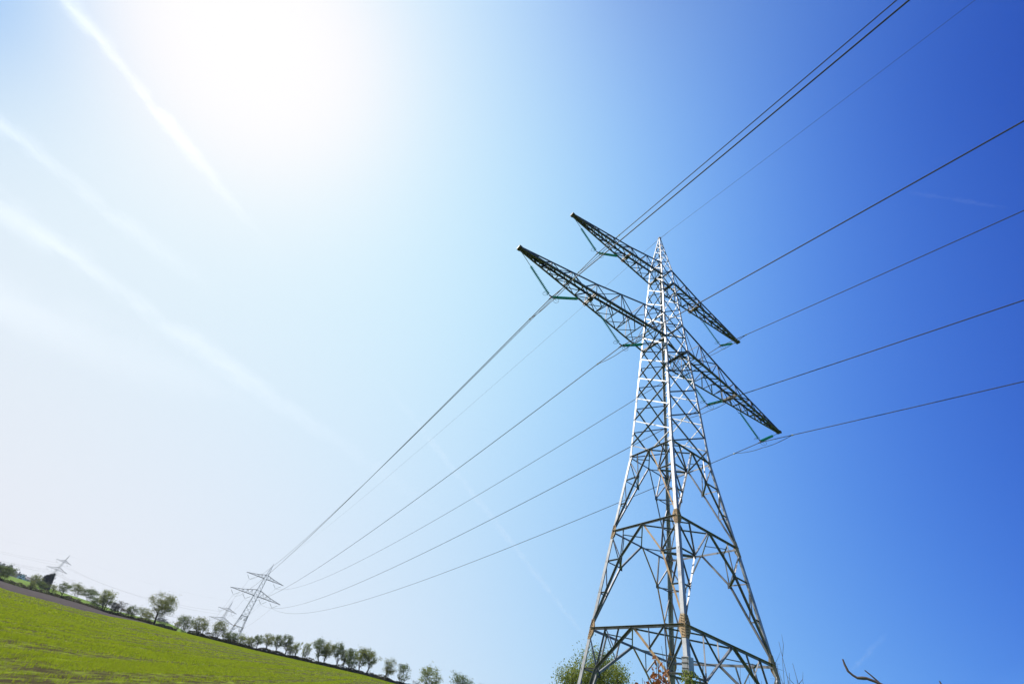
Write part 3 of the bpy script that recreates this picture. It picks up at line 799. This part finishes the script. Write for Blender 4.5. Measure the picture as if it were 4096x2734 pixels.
# (style, az of foot, distance, height, width, az of top, leaf, leaves, label, category)
G1, G2, G3, G4 = 'bushes along the left hedge', 'bushes and trees on the hedge line under the far pylons', 'trees on the stone wall', 'shrubs beyond the ploughed strip'
TR = [
 ('shrub', -36.6, 250, 4.0, 5.4, -37.2, 'leaf_green', 1100, 'large rounded green bush at the far left edge in front of the house', 'bush', G1),
 ('shrub', -34.49, 300, 3.7, 4.4, -34.95, 'leaf_olive', 800, 'grey green round tree directly left of the dark conifer', 'tree', G4),
 ('shrub', -33.95, 298, 2.2, 4.6, -34.29, 'leaf_green', 700, 'low rounded bush at the foot of the dark conifer', 'bush', G4),
 ('shrub', -34.54, 240, 2.4, 2.0, -34.93, 'leaf_olive', 260, 'small thin bush on the left hedge below the conifer', 'bush', G1),
 ('tree', -33.05, 237, 2.9, 2.9, -33.42, 'leaf_olive', 220, 'pale sparse small tree on the left hedge just right of the conifer', 'tree', G1),
 ('tree', -32.39, 232, 3.9, 4.0, -32.97, 'leaf_green', 420, 'short dark trunked hawthorn on the left hedge with spreading crown', 'tree', G1),
 ('shrub', -31.49, 325, 4.2, 6.6, -31.99, 'leaf_olive', 1200, 'left one of the two wide bushes standing beyond the left hedge in the green field', 'bush', G4),
 ('shrub', -30.53, 322, 4.2, 6.3, -30.95, 'leaf_green', 1200, 'right one of the two wide bushes standing beyond the left hedge in the green field', 'bush', G4),
 ('shrub', -29.73, 226, 3.0, 3.2, -30.11, 'leaf_green', 520, 'dark bush leaning against a taller pale bush on the left hedge', 'bush', G1),
 ('shrub', -28.99, 219, 5.4, 4.0, -29.79, 'leaf_fresh', 800, 'tall two tiered pale bush, tallest one on the left hedge', 'bush', G1),
 ('shrub', -28.3, 216, 3.0, 3.0, -28.6, 'leaf_dark', 420, 'dark leafy bush right beside the tall two tiered bush', 'bush', G1),
 ('shrub', -27.9, 213, 3.4, 3.3, -28.40, 'leaf_brown', 200, 'almost bare brown bush on the hedge left of the lone tree', 'bush', G1),
 ('shrub', -27.3, 210, 2.4, 2.8, -27.6, 'leaf_brown', 190, 'second bare brown bush on the hedge, nearer to the lone tree', 'bush', G1),
 ('shrub', -26.80, 208, 3.1, 3.1, -27.21, 'leaf_green', 420, 'dense green bush on the hedge a few steps left of the lone tree', 'bush', G1),
 ('shrub', -26.09, 262, 3.4, 3.6, -26.44, 'leaf_olive', 420, 'hazy bush behind the hedge left of the lone tree', 'bush', G1),
 ('shrub', -25.55, 203, 2.6, 3.5, -25.85, 'leaf_olive', 420, 'yellowish bush at the left foot of the lone tree', 'bush', G1),
 ('tree', -24.84, 200, 7.7, 6.9, -25.45, 'leaf_olive', 1300, 'lone tall tree with dark leaning trunk on the left hedge', 'tree', G1),
 ('shrub', -24.34, 232, 2.2, 4.3, -24.55, 'leaf_dark', 420, 'low dark bush behind the right side of the lone tree', 'bush', G1),
 ('shrub', -22.95, 187, 2.2, 1.9, -23.2, 'leaf_olive', 200, 'slim pale bush left of the first dense bush of the middle hedge', 'bush', G2),
 ('shrub', -22.26, 185, 3.8, 4.9, -22.86, 'leaf_green', 900, 'dense round bush at the left end of the middle hedge', 'bush', G2),
 ('shrub', -20.90, 183, 4.2, 4.4, -21.57, 'leaf_olive', 850, 'dense round bush, second from the left end of the middle hedge', 'bush', G2),
 ('shrub', -20.07, 182, 1.5, 2.9, -20.29, 'leaf_brown', 220, 'low brown bush in the gap left of the half hidden pylon', 'bush', G2),
 ('shrub', -19.43, 180, 4.5, 4.3, -19.73, 'leaf_olive', 650, 'sparse tall bush in front of the small half hidden pylon', 'bush', G2),
 ('shrub', -18.5, 178.5, 2.3, 2.8, -18.8, 'leaf_olive', 300, 'pale low bush left of the big far pylon foot', 'bush', G2),
 ('shrub', -18.0, 178, 2.8, 3.6, -18.41, 'leaf_green', 520, 'leafy bush at the foot of the big far pylon', 'bush', G2),
 ('shrub', -17.02, 177, 2.8, 3.8, -17.15, 'leaf_fresh', 560, 'pale bush just right of the big far pylon foot', 'bush', G2),
 ('shrub', -16.09, 176, 2.7, 2.9, -16.51, 'leaf_olive', 420, 'ragged bush between the far pylon and the tree clump', 'bush', G2),
 ('tree', -15.49, 175, 3.5, 3.3, -15.83, 'leaf_green', 520, 'leftmost tree of the close clump right of the far pylon', 'tree', G2),
 ('tree', -14.68, 174, 4.2, 3.7, -14.99, 'leaf_olive', 620, 'broad second tree of the close clump right of the far pylon', 'tree', G2),
 ('tree', -13.58, 173, 4.3, 3.2, -14.19, 'leaf_green', 560, 'middle tree of the close clump right of the far pylon', 'tree', G2),
 ('tree', -12.77, 172, 4.9, 3.0, -13.35, 'leaf_green', 560, 'tallest tree of the close clump, with slim trunk and round top', 'tree', G2),
 ('shrub', -12.35, 171, 3.0, 3.2, -12.74, 'leaf_olive', 480, 'twiggy bush under the right side of the close clump', 'bush', G2),
 ('tree', -11.69, 170, 3.9, 2.3, -12.33, 'leaf_fresh', 260, 'thin airy tree ending the close clump on the right', 'tree', G2),
 ('shrub', -10.86, 168, 4.2, 2.2, -11.25, 'leaf_fresh', 320, 'narrow upright sapling standing alone on the stone wall', 'tree', G3),
 ('tree', -9.28, 166, 5.3, 4.4, -10.34, 'leaf_green', 900, 'left tree of the paired round trees on the stone wall', 'tree', G3),
 ('tree', -8.80, 165, 5.3, 4.3, -9.30, 'leaf_olive', 900, 'right tree of the paired round trees on the stone wall', 'tree', G3),
 ('tree', -7.62, 163, 5.6, 3.4, -8.24, 'leaf_green', 620, 'slender forked tree right beside the paired round trees', 'tree', G3),
 ('tree', -6.92, 162, 4.7, 3.4, -7.10, 'leaf_olive', 560, 'leaning tree, left one of the dense four tree group', 'tree', G3),
 ('shrub', -6.11, 160, 4.7, 3.9, -6.77, 'leaf_green', 800, 'bushy many stemmed tree, second in the dense four tree group', 'tree', G3),
 ('tree', -5.12, 158, 5.0, 3.4, -5.88, 'leaf_fresh', 620, 'yellow green tree, third in the dense four tree group', 'tree', G3),
 ('tree', -4.57, 157, 5.5, 4.9, -5.16, 'leaf_olive', 1000, 'widest tree, right end of the dense four tree group', 'tree', G3),
 ('shrub', -2.29, 150, 4.9, 3.4, -2.50, 'leaf_olive', 480, 'tall forked shrub where the green field ends at the picture bottom', 'tree', G3),
 ('shrub', -0.67, 148, 4.2, 3.6, -1.05, 'leaf_green', 480, 'pointed shrub next right from the tall forked shrub', 'tree', G3),
 ('shrub', 1.05, 146, 1.6, 2.4, .55, 'leaf_brown', 60, 'bare twiggy bush between the pointed shrub and the round shrub', 'bush', G3),
 ('shrub', 2.42, 145, 5.0, 5.4, 1.60, 'leaf_fresh', 1000, 'large round shrub cut by the picture bottom', 'tree', G3),
 ('shrub', 5.69, 142, 4.9, 5.5, 5.13, 'leaf_green', 900, 'wide shrub showing only its top at the picture bottom', 'tree', G3),
 ('shrub', 7.70, 140, 4.1, 2.9, 7.45, 'leaf_olive', 240, 'last shrub of the wall row, only thin top twigs in view', 'tree', G3),
]
for i, (stl, a0, d, h, wd, a1, lf, n, lab, cat, grp) in enumerate(TR):
    lean = R(a1 - a0) * d
    b = at(a0, d)
    rt_ = make_tree('hedgerow_tree' if cat == 'tree' else 'hedgerow_bush', b, h * 1.08, wd * (1.26 if d > 195 else 1.18), lean * .8, stl, lf, int(n * (5.2 if d > 195 else 3.8)), .14 + .018 * h, 100 + i, clear=.34 if stl == 'tree' else .10)
    tag(rt_, lab, cat, grp)

# conifer
rs = np.random.default_rng(9); b = at(-33.85, 305); root = empty('conifer', b, 0, 'dark dense conifer clipped to a block beside the faint far pylon', 'tree')
tr = MB(); tr.tube([V((0, 0, -.2)), V((0, 0, 3)), V((-.3, 0, 5.8))], [.25, .18, .05], 6); tr.build('trunk', M['bark'], root)
vd = V((b.x, b.y, 0)).normalized(); sd = np.array([vd.y, -vd.x, 0]); fd = np.array([vd.x, vd.y, 0])
n = 9000; u = rs.uniform(-1, 1, n); zz = rs.uniform(0, 1, n) ** .9; wgt = rs.uniform(-1, 1, n)
topz = 5.0 + (u * 1.0) - .3 * np.abs(u) ** 5 + rs.normal(0, .22, n) * (rs.uniform(size=n) < .5)
C = u[:, None] * 2.1 * (1 - .12 * zz[:, None]) * sd + wgt[:, None] * 1.6 * fd; C[:, 2] = zz * topz + .1
C[:, :2] -= (sd * 2.3)[:2] * (C[:, 2:3] / 6)
k = rs.choice(n, 1500); C = np.concatenate([C, C[k] + rs.normal(size=(1500, 3)) * .3])
np_mesh('crown', leaf_quads(C, .36, rs), 4, M['leaf_dark'], root)

# broadleaf tree behind the near pylon's left leg
b = at(19.7, 50); gzb = b.z
bt_ = make_tree('broadleaf_tree', b, 50 * math.tan(R(9.05)) + EYE - gzb, 6.9, -.3, 'shrub', 'leaf_fresh', 30000, .15, 77, clear=.10)
tag(bt_, 'big rounded yellow green tree behind the left leg of the near pylon', 'tree')

# low scrub hedge on the left and dry stone wall along the crest
rs = np.random.default_rng(12); root = empty('scrub_hedge', at(-30, 226), 0, 'long low brown scrub hedge between ploughed strip and bright green field', 'hedge')
off = np.array(root.location); C = []; tw_ = MB()
for i in range(9000):
    a = rs.uniform(-38.5, -22.9); d = Rh(a) + rs.normal(1.0, .7); p = pol(a, d); dens = .55 + .45 * math.sin(a * 2.1) * math.sin(a * 5.3 + 1)
    hh = (.5 + .75 * dens) * (1.0 if a < -31 else .7)
    C.append((p.x, p.y, p.z + rs.uniform(0, 1) * hh))
for i in range(700):
    a = rs.uniform(-38.5, -22.9); p = pol(a, Rh(a) + rs.normal(1.0, .6)); e = p + V(rs.normal(size=3)) * .3 + V((0, 0, rs.uniform(.5, 1.3))); tw_.tube([p - V(off), e - V(off)], [.025, .008], 3)
np_mesh('foliage', leaf_quads(np.array(C) - off, .36, rs), 4, M['leaf_brown'], root); tag(tw_.build('stems', M['twig'], root), kind='stuff')

wl = MB(); a = -21.5
while a < 10:
    d0 = Rh(a); dens = (.75 + .3 * math.sin(a * 3.3) * math.sin(a * 1.13 + .5)) * (1.0 if a > -13 else .5)
    for k in range(4 if rs.uniform() < .8 else 5):
        p = pol(a + rs.uniform(-.05, .05), d0 + rs.normal(.4, .28)); s_ = rs.uniform(.14, .34); zz = (k % 4) * .19 * dens + rs.uniform(0, .06)
        q = [V(rs.normal(size=3)).normalized() * s_ * rs.uniform(.7, 1.1) for _ in range(3)]
        e1 = V((math.cos(R(a)), -math.sin(R(a)), 0)); e2 = V((math.sin(R(a)), math.cos(R(a)), 0)); rz_ = rs.uniform(-.3, .3)
        e1, e2 = e1 * math.cos(rz_) + e2 * math.sin(rz_), e2 * math.cos(rz_) - e1 * math.sin(rz_)
        wl.box(p + V((0, 0, zz + .1)), e1 * s_ * 1.25 + V((0, 0, rs.normal() * .03)), e2 * s_ * .9, V((rs.normal() * .03, rs.normal() * .03, s_ * .55)))
    a += .055
o = wl.build('dry_stone_wall', M['stone']); tag(o, 'low dark dry stone wall running along the crest under the tree row', 'wall')

# brambles growing on the wall
C = []
for i in range(9500):
    a = rs.choice([rs.uniform(-22, -11.5), rs.uniform(-11.5, -2)], p=[.75, .25]); d = Rh(a) - .2 + rs.normal(0, .7); p = pol(a, d)
    f = .35 + .2 * math.sin(a * 1.7 + .6) + .15 * math.sin(a * 4.1); C.append((p.x, p.y, p.z + rs.uniform(0, 1) * (.5 + 1.1 * f)))
off = np.array(at(-14, 174)); root = empty('bramble_hedge', tuple(off), 0, 'low dark bramble growth covering the stone wall below the tree row', 'hedge')
np_mesh('foliage', leaf_quads(np.array(C) - off, .34, rs), 4, M['leaf_brown'], root)
tw_ = MB()
for i in range(360):
    a = rs.uniform(-22, -2); p = pol(a, Rh(a) + rs.normal(0, .5)); e = p + V(rs.normal(size=3)) * .35 + V((0, 0, rs.uniform(.4, 1.4))); tw_.tube([p - V(off), e - V(off)], [.02, .006], 3)
tag(tw_.build('stems', M['twig'], root), kind='stuff')

# ------------------------------------------------------------------ house and wooded ridge far left
D_H = 500
h0 = at(-35.85, D_H); h1 = at(-34.95, D_H); zb = min(h0.z, h1.z) - .2
root = empty('farm_house', (h0.x, h0.y, zb), 0, 'white gabled house with grey brown roofed wing at the far left edge', 'house')
ex = (V((h1.x, h1.y, 0)) - V((h0.x, h0.y, 0))).normalized(); ey = V((-ex.y, ex.x, 0)); O = -ex * 1.1
def hp(x, y, z): return O + ex * x + ey * y + V((0, 0, z))
mb = MB(); q = [(0, 0), (4.6, 0), (4.6, 2.1), (2.3, 4.0), (0, 2.1)]
vs = [hp(x, 0, z) for x, z in q] + [hp(x, 6, z) for x, z in q]
mb.add(vs, [(0, 1, 2, 3, 4), (9, 8, 7, 6, 5)] + [(i, (i + 1) % 5, 5 + (i + 1) % 5, 5 + i) for i in range(5)])
mb.box(hp(7.6, 3.2, .9), ex * 3.0, ey * 2.4, V((0, 0, 1.0)))
wallo = mb.build('wall', M['white_wall'], root)
rf = MB()
for s in (-1, 1):
    a_, b_ = hp(2.3 + s * 2.6, -.3, 1.86), hp(2.3, -.3, 4.04); c_, d_ = hp(2.3, 6.3, 4.04), hp(2.3 + s * 2.6, 6.3, 1.86); t_ = V((0, 0, .14))
    rf.add([a_, b_, c_, d_, a_ + t_, b_ + t_, c_ + t_, d_ + t_], [(0, 1, 2, 3), (7, 6, 5, 4), (0, 4, 5, 1), (1, 5, 6, 2), (2, 6, 7, 3), (3, 7, 4, 0)])
a_, b_, c_, d_ = hp(4.66, .4, 1.75), hp(10.9, .4, 1.75), hp(10.6, 3.2, 3.3), hp(4.66, 3.2, 3.3); e_, f_ = hp(10.9, 6, 1.75), hp(4.66, 6, 1.75); t_ = V((0, 0, .14))
rf.add([a_, b_, c_, d_, a_ + t_, b_ + t_, c_ + t_, d_ + t_], [(3, 2, 1, 0), (4, 5, 6, 7), (0, 1, 5, 4), (1, 2, 6, 5), (2, 3, 7, 6), (3, 0, 4, 7)])
rf.add([d_ - t_ * .1, c_ - t_ * .1, e_, f_, d_ + t_ * .9, c_ + t_ * .9, e_ + t_, f_ + t_], [(3, 2, 1, 0), (4, 5, 6, 7), (0, 1, 5, 4), (1, 2, 6, 5), (2, 3, 7, 6), (3, 0, 4, 7)])
rfo = rf.build('roof', M['roof'], root)
for (x, z, sx, sz_) in ((1.5, 2.35, .28, .42), (3.1, 2.35, .28, .42), (2.3, .9, .9, .55), (7.0, 1.1, .5, .4)):
    wn = MB(); y = -.03 if x < 5 else .77; wn.box(hp(x, y, z), ex * sx, ey * .04, V((0, 0, sz_))); wn.build('window', M['dark_glass'], root)

rs = np.random.default_rng(21); C = []
for i in range(150):
    a = rs.uniform(-42, -34.8); d = rs.uniform(1400, 1700); p = pol(a, d); el = np.interp(a, [-42, -38, -37.5, -36.9, -36.4, -35.9, -35.1, -34.8], [1.5, 1.6, 1.72, 1.66, 1.62, 1.46, 1.30, 1.15]) * rs.uniform(.9, 1.02)
    top = EYE + d * math.tan(R(el)); hgt = max(3, top - p.z); wd_ = rs.uniform(6, 14); m_ = 46
    dd = rs.normal(size=(m_, 3)); dd /= np.linalg.norm(dd, axis=1)[:, None]; rr = rs.uniform(.5, 1, m_)[:, None]
    C.append(np.array(p) + np.array([0, 0, hgt * .5]) + dd * rr * np.array([wd_ * .5, wd_ * .5, hgt * .5]))
C = np.concatenate(C); o = np_mesh('distant_wood', leaf_quads(C, 4.2, rs), 4, M['ridge']); tag(o, kind='stuff')

# ------------------------------------------------------------------ plants close to the camera
def big_leaf(C, size, rs): return leaf_quads(C, size, rs, .1)


def shrub_stems(mb, base, ends, r0, r1, rs, k=5, wob=.05):
    """curved stems from base to each end, returns sampled points along the upper half"""
    out = []
    for e in ends:
        e = V(e); pts = []; n = 9; ln_ = (e - base).length; w1 = V(rs.normal(size=3)) * wob * ln_; w2 = V(rs.normal(size=3)) * wob * .5 * ln_
        for i in range(n + 1):
            t = i / n; pts.append(base.lerp(e, t) + w1 * math.sin(math.pi * t) + w2 * math.sin(2 * math.pi * t))
        mb.tube(pts, [r0 + (r1 - r0) * i / n for i in range(n + 1)], k); out.append(pts)
    return out


def dirp(az, el, d):        # a point d metres away (ground distance) seen at azimuth, elevation
    return V((d * math.sin(R(az)), d * math.cos(R(az)), EYE + d * math.tan(R(el))))


# russet shrub in front of the pylon
rs = np.random.default_rng(31); D = 9.0; b = at(25.6, D); root = empty('russet_shrub', tuple(b), 0, 'small shrub with russet red young leaves in front of the near pylon foot', 'shrub')
mb = MB(); ends = [dirp(a, e, D + rs.uniform(-.3, .3)) - b for a, e in ((25.87, 10.95), (25.3, 9.9), (25.85, 9.7), (26.2, 9.3), (24.9, 8.9), (24.3, 8.5), (23.9, 7.9), (26.7, 8.5), (27.1, 7.8), (25.5, 8.2), (27.5, 7.2), (23.5, 7.3))]
sp = shrub_stems(mb, V((0, 0, -.1)), ends, .013, .003, rs)
C = []
for q, m_ in zip(sp, (6, 40, 130, 100, 70, 80, 60, 80, 60, 110, 60, 50)):
    for i in range(m_):
        t = rs.uniform(.62, .97) if m_ > 6 else rs.uniform(.6, .8); j = int(t * 9); C.append(np.array(q[j].lerp(q[j + 1], t * 9 - j)) + rs.normal(size=3) * .05)
    for i in range(3):
        t = rs.uniform(.5, .9); j = int(t * 9); p = q[j]; mb.tube([p, p + V(rs.normal(size=3)) * .08 + V((0, 0, .06))], [.004, .0015], 4)
mb.build('stems', M['twig'], root); np_mesh('foliage', big_leaf(np.array(C), .09, rs), 4, M['leaf_red'], root)

# climbing plant on the front leg, another on the right leg
for (lx, ly, ztop, nn, lab, rad) in ((-1, -1, 3.85, 1500, 'yellow green climbing plant growing up the front leg of the near pylon', .17), (1, -1, 4.75, 260, 'small yellowish climbing plant on the right leg of the near pylon', .16)):
    rs = np.random.default_rng(40 + lx); bz = wz(Z0); b = tw(0, lx * bz, ly * bz, Z0); root = empty('climbing_plant', tuple(b), 0, lab, 'climber')
    mb = MB(); C = []
    for s in range(5):
        ph_ = rs.uniform(0, 6.28); pts = []
        for i in range(22):
            z = Z0 + .1 + (ztop - Z0) * i / 21 * rs.uniform(.97, 1.0); wv = wz(z); t = ph_ + i * .5
            pts.append(tw(0, lx * (wv + .02) + .10 * math.cos(t), ly * (wv + .02) + .10 * math.sin(t), z) - b)
        mb = MB(); mb.tube(pts, .009, 4); mb.build('stem', M['twig'], root)
    for i in range(nn):
        z = Z0 + .2 + (ztop - Z0) * (rs.uniform(0, 1) ** .55); wv = wz(z); o = rs.normal(size=2) * rad
        C.append(tuple(tw(0, lx * (wv + .03) + o[0], ly * (wv + .03) + o[1], z) - b))
    np_mesh('foliage', big_leaf(np.array(C), .11, rs), 4, M['leaf_fresh'], root)
    if lx == 1:
        for i in range(26):
            tp_ = MB()
            z = rs.uniform(3.6, 6.2); wv = wz(z); p = tw(0, wv, -wv, z) - b; e = p + V(rs.normal(size=3)) * .22 + V((0, 0, .22)); tp_.tube([p, p.lerp(e, .5) + V(rs.normal(size=3)) * .03, e], [.008, .006, .003], 4); tp_.build('dry_twig', M['twig'], root)

# bare shrub right of the pylon
rs = np.random.default_rng(51); D = 11.0; b = at(38.0, D); root = empty('bare_shrub', tuple(b), 0, 'leafless reddish brown shrub right of the near pylon with thin upright twigs', 'shrub')
mb = MB(); sp = shrub_stems(mb, V((0, 0, -.1)), [dirp(a, e, D + rs.uniform(-.4, .4)) - b for a, e in ((37.2, 13.0), (38.05, 11.4), (37.25, 11.7), (37.6, 10.6), (38.6, 10.2), (37.0, 9.8), (39.0, 9.2), (36.3, 8.6))], .014, .003, rs, wob=.03)
for q in sp:
    for i in range(9):
        t = rs.uniform(.55, .95); j = int(t * 9); p = q[j].lerp(q[min(9, j + 1)], t * 9 - j); e = p + V(rs.normal(size=3)) * .09 + V((0, 0, .16)); mb.tube([p, p.lerp(e, .5) + V(rs.normal(size=3)) * .02, e], [.005, .004, .002], 4)
mb.build('stems', M['twig'], root)

# more dry stems inside the pylon foot
rs = np.random.default_rng(57); D = 14.0; b = at(34.2, D); root = empty('bare_shrub', tuple(b), 0, 'thin leafless shrub standing before the right leg of the near pylon', 'shrub')
mb = MB(); sp = shrub_stems(mb, V((0, 0, -.1)), [dirp(a, e, D + rs.uniform(-.4, .4)) - b for a, e in ((33.4, 10.6), (34.0, 9.8), (34.5, 10.9), (35.1, 9.6), (33.9, 8.8), (35.6, 9.0))], .014, .003, rs, wob=.03)
for q in sp:
    for i in range(6):
        t = rs.uniform(.55, .95); j = int(t * 9); p = q[j]; e = p + V(rs.normal(size=3)) * .1 + V((0, 0, .16)); mb.tube([p, e], [.005, .002], 4)
mb.build('stems', M['twig'], root)

# crooked bare branch close to the camera at the lower right
D = 2.6; b = at(45.5, D + .2); root = empty('crooked_branch', tuple(b), 0, 'crooked bare branch close to the camera at the lower right corner', 'branch')
pp = [dirp(a, e, D) - b for a, e in ((42.25, 12.26), (42.3, 11.85), (42.42, 11.40), (42.7, 11.15), (43.0, 10.99), (43.4, 11.03), (43.7, 11.05), (44.2, 10.92), (44.8, 10.70), (45.5, 9.8))]
pp += [pp[-1].lerp(V((0, 0, -.1)), t) + V((.04 * math.sin(6 * t), .03, 0)) for t in (.3, .6, 1.0)]
mb = MB(); mb.tube(pp, [.0028, .0042, .0048, .0044, .0050, .0062, .0055, .0053, .006, .007, .009, .011, .013], 8); mb.build('stem', M['twig'], root)
mb = MB(); mb.tube([dirp(a, e, D) - b for a, e in ((43.72, 11.63), (44.1, 11.3), (44.58, 10.82))], [.0022, .0028, .0034], 6); mb.build('side_twig', M['twig'], root)
mb = MB(); mb.tube([dirp(a, e, D) - b for a, e in ((48.76, 11.5), (48.82, 11.2), (49.0, 10.4), (47.5, 8.0))] + [V((.1, 0, .4))], [.002, .003, .0035, .005, .007], 6); mb.build('side_twig', M['twig'], root)

# ------------------------------------------------------------------ contrails (ice cloud streaks high above everything)
def vol_mat(name, dens, scale, fade, fx):
    """fade: density along the tube's own length (object x in 0..1) as ramp stops"""
    m = bpy.data.materials.new(name); m.use_nodes = True; t = m.node_tree; t.nodes.clear()
    out = t.nodes.new('ShaderNodeOutputMaterial'); v = t.nodes.new('ShaderNodeVolumePrincipled')
    v.inputs['Color'].default_value = (1, .97, .95, 1); v.inputs['Anisotropy'].default_value = .55
    tcn = t.nodes.new('ShaderNodeTexCoord'); sp_ = t.nodes.new('ShaderNodeSeparateXYZ'); t.links.new(tcn.outputs['Object'], sp_.inputs[0])
    # object space: x along (0..1), y,z across (-1..1)
    rr = mth('SQRT', mth('ADD', mth('MULTIPLY', sp_.outputs[1], sp_.outputs[1], tree=t), mth('MULTIPLY', sp_.outputs[2], sp_.outputs[2], tree=t), tree=t), tree=t)
    nz = t.nodes.new('ShaderNodeTexNoise'); nz.inputs['Scale'].default_value = scale; nz.inputs['Detail'].default_value = 7; nz.inputs['Roughness'].default_value = .62
    mp = t.nodes.new('ShaderNodeMapping'); mp.inputs['Scale'].default_value = (fx, 1, 1); t.links.new(tcn.outputs['Object'], mp.inputs[0]); t.links.new(mp.outputs[0], nz.inputs['Vector'])
    n2 = t.nodes.new('ShaderNodeTexNoise'); n2.inputs['Scale'].default_value = .9; n2.inputs['Detail'].default_value = 2
    m2 = t.nodes.new('ShaderNodeMapping'); m2.inputs['Scale'].default_value = (fx * .35, .6, .6); t.links.new(tcn.outputs['Object'], m2.inputs[0]); t.links.new(m2.outputs[0], n2.inputs['Vector'])
    rr = mth('ADD', rr, mth('MULTIPLY_ADD', nz.outputs['Fac'], 3.0, -1.3, tree=t), tree=t)
    rr = mth('ADD', rr, mth('MULTIPLY_ADD', n2.outputs['Fac'], 1.6, -.7, tree=t), tree=t)
    core = mth('POWER', mth('MAXIMUM', mth('SUBTRACT', 1.0, rr, tree=t), 0.0, tree=t), .8, tree=t)
    nn_ = mth('MAXIMUM', mth('MULTIPLY_ADD', nz.outputs['Fac'], 3.2, -.7, tree=t), 0.0, tree=t)
    rp = t.nodes.new('ShaderNodeValToRGB'); e = rp.color_ramp.elements
    while len(e) < len(fade): e.new(.5)
    for q, (p, c) in zip(e, fade): q.position = p; q.color = (c, c, c, 1)
    t.links.new(sp_.outputs[0], rp.inputs[0])
    d = mth('MULTIPLY', mth('MULTIPLY', core, nn_, tree=t), mth('MULTIPLY', rp.outputs[0], dens, tree=t), tree=t)
    m.cycles.volume_step_rate = .12
    t.links.new(d, v.inputs['Density']); t.links.new(v.outputs[0], out.inputs['Volume'])
    return m


def contrail(p0, p1, w0, w1, dens, fade, label, scale=1.5):
    p0 = V(p0); p1 = V(p1); ex = p1 - p0; ln_ = ex.length; ex.normalize(); ez = V((0, 0, 1)); ez = (ez - ex * ez.dot(ex)).normalized(); ey = ez.cross(ex)
    k = 14; n = 12; mb = MB()
    for i in range(n + 1):
        t = i / n; s_ = (w0 + (w1 - w0) * t) / max(w0, w1)
        for j in range(k):
            a = 2 * math.pi * j / k; mb.v.append((t, math.cos(a) * s_, math.sin(a) * s_))
    for i in range(n):
        for j in range(k): mb.f.append((i * k + j, i * k + (j + 1) % k, (i + 1) * k + (j + 1) % k, (i + 1) * k + j))
    mb.f.append(tuple(range(k - 1, -1, -1))); mb.f.append(tuple(n * k + j for j in range(k)))
    W_ = max(w0, w1)
    o = mb.build('contrail', vol_mat('contrail_vapour', dens / W_, scale, fade, ln_ / W_ * .45))
    mw = Matrix(((ex.x * ln_, ey.x * W_, ez.x * W_, p0.x), (ex.y * ln_, ey.y * W_, ez.y * W_, p0.y), (ex.z * ln_, ey.z * W_, ez.z * W_, p0.z), (0, 0, 0, 1)))
    o.matrix_world = mw
    tag(o, label, 'contrail', 'contrails in the sky')
    return o


contrail((-1960, 390, 1500), (-1250, 1560, 1500), 48, 36, .15, [(0, 1), (.45, 1), (.62, .45), (.85, .12), (1, 0)], 'brightest broad contrail at the upper left beside the sun glare')
contrail((-2950, 830, 1500), (-1700, 2010, 1500), 84, 60, .13, [(0, 1), (.5, .8), (.8, .25), (1, 0)], 'second contrail entering from the left edge below the brightest one')
contrail((-3400, 1350, 1500), (0, 4560, 1500), 125, 55, .155, [(0, .9), (.3, 1), (.55, .8), (.8, .45), (1, 0)], 'long diffuse contrail crossing the left half down to the middle')
contrail((-4600, 2650, 1500), (-1500, 3330, 1500), 330, 200, .10, [(0, .6), (.3, 1), (.8, .5), (1, 0)], 'wide faint cloud band low at the left edge')
contrail((-760, 2290, 1500), (2600, 8000, 1500), 30, 55, .13, [(0, 0), (.1, .7), (.4, 1), (.8, .8), (1, 0)], 'thin faint contrail slanting down behind the power cables')
contrail((1050, 425, 1500), (1360, 386, 1500), 11, 8, .07, [(0, 0), (.3, 1), (.8, .7), (1, 0)], 'very faint short contrail at the right edge')
contrail((5100, 5600, 1500), (4150, 3950, 1500), 30, 36, .07, [(0, 0), (.3, 1), (.7, .8), (1, 0)], 'very faint short contrail low at the right above the crooked branch')

# ------------------------------------------------------------------ haze
hz = MB(); hz.box((0, 0, 28), (5600, 0, 0), (0, 5600, 0), (0, 0, 36)); m = bpy.data.materials.new('spring_haze'); m.use_nodes = True; m.node_tree.nodes.clear()
out = m.node_tree.nodes.new('ShaderNodeOutputMaterial'); v = m.node_tree.nodes.new('ShaderNodeVolumePrincipled')
v.inputs['Color'].default_value = (.93, .95, 1, 1); v.inputs['Density'].default_value = .00011; v.inputs['Anisotropy'].default_value = .3
m.node_tree.links.new(v.outputs[0], out.inputs['Volume'])
tag(hz.build('haze', m), kind='stuff')
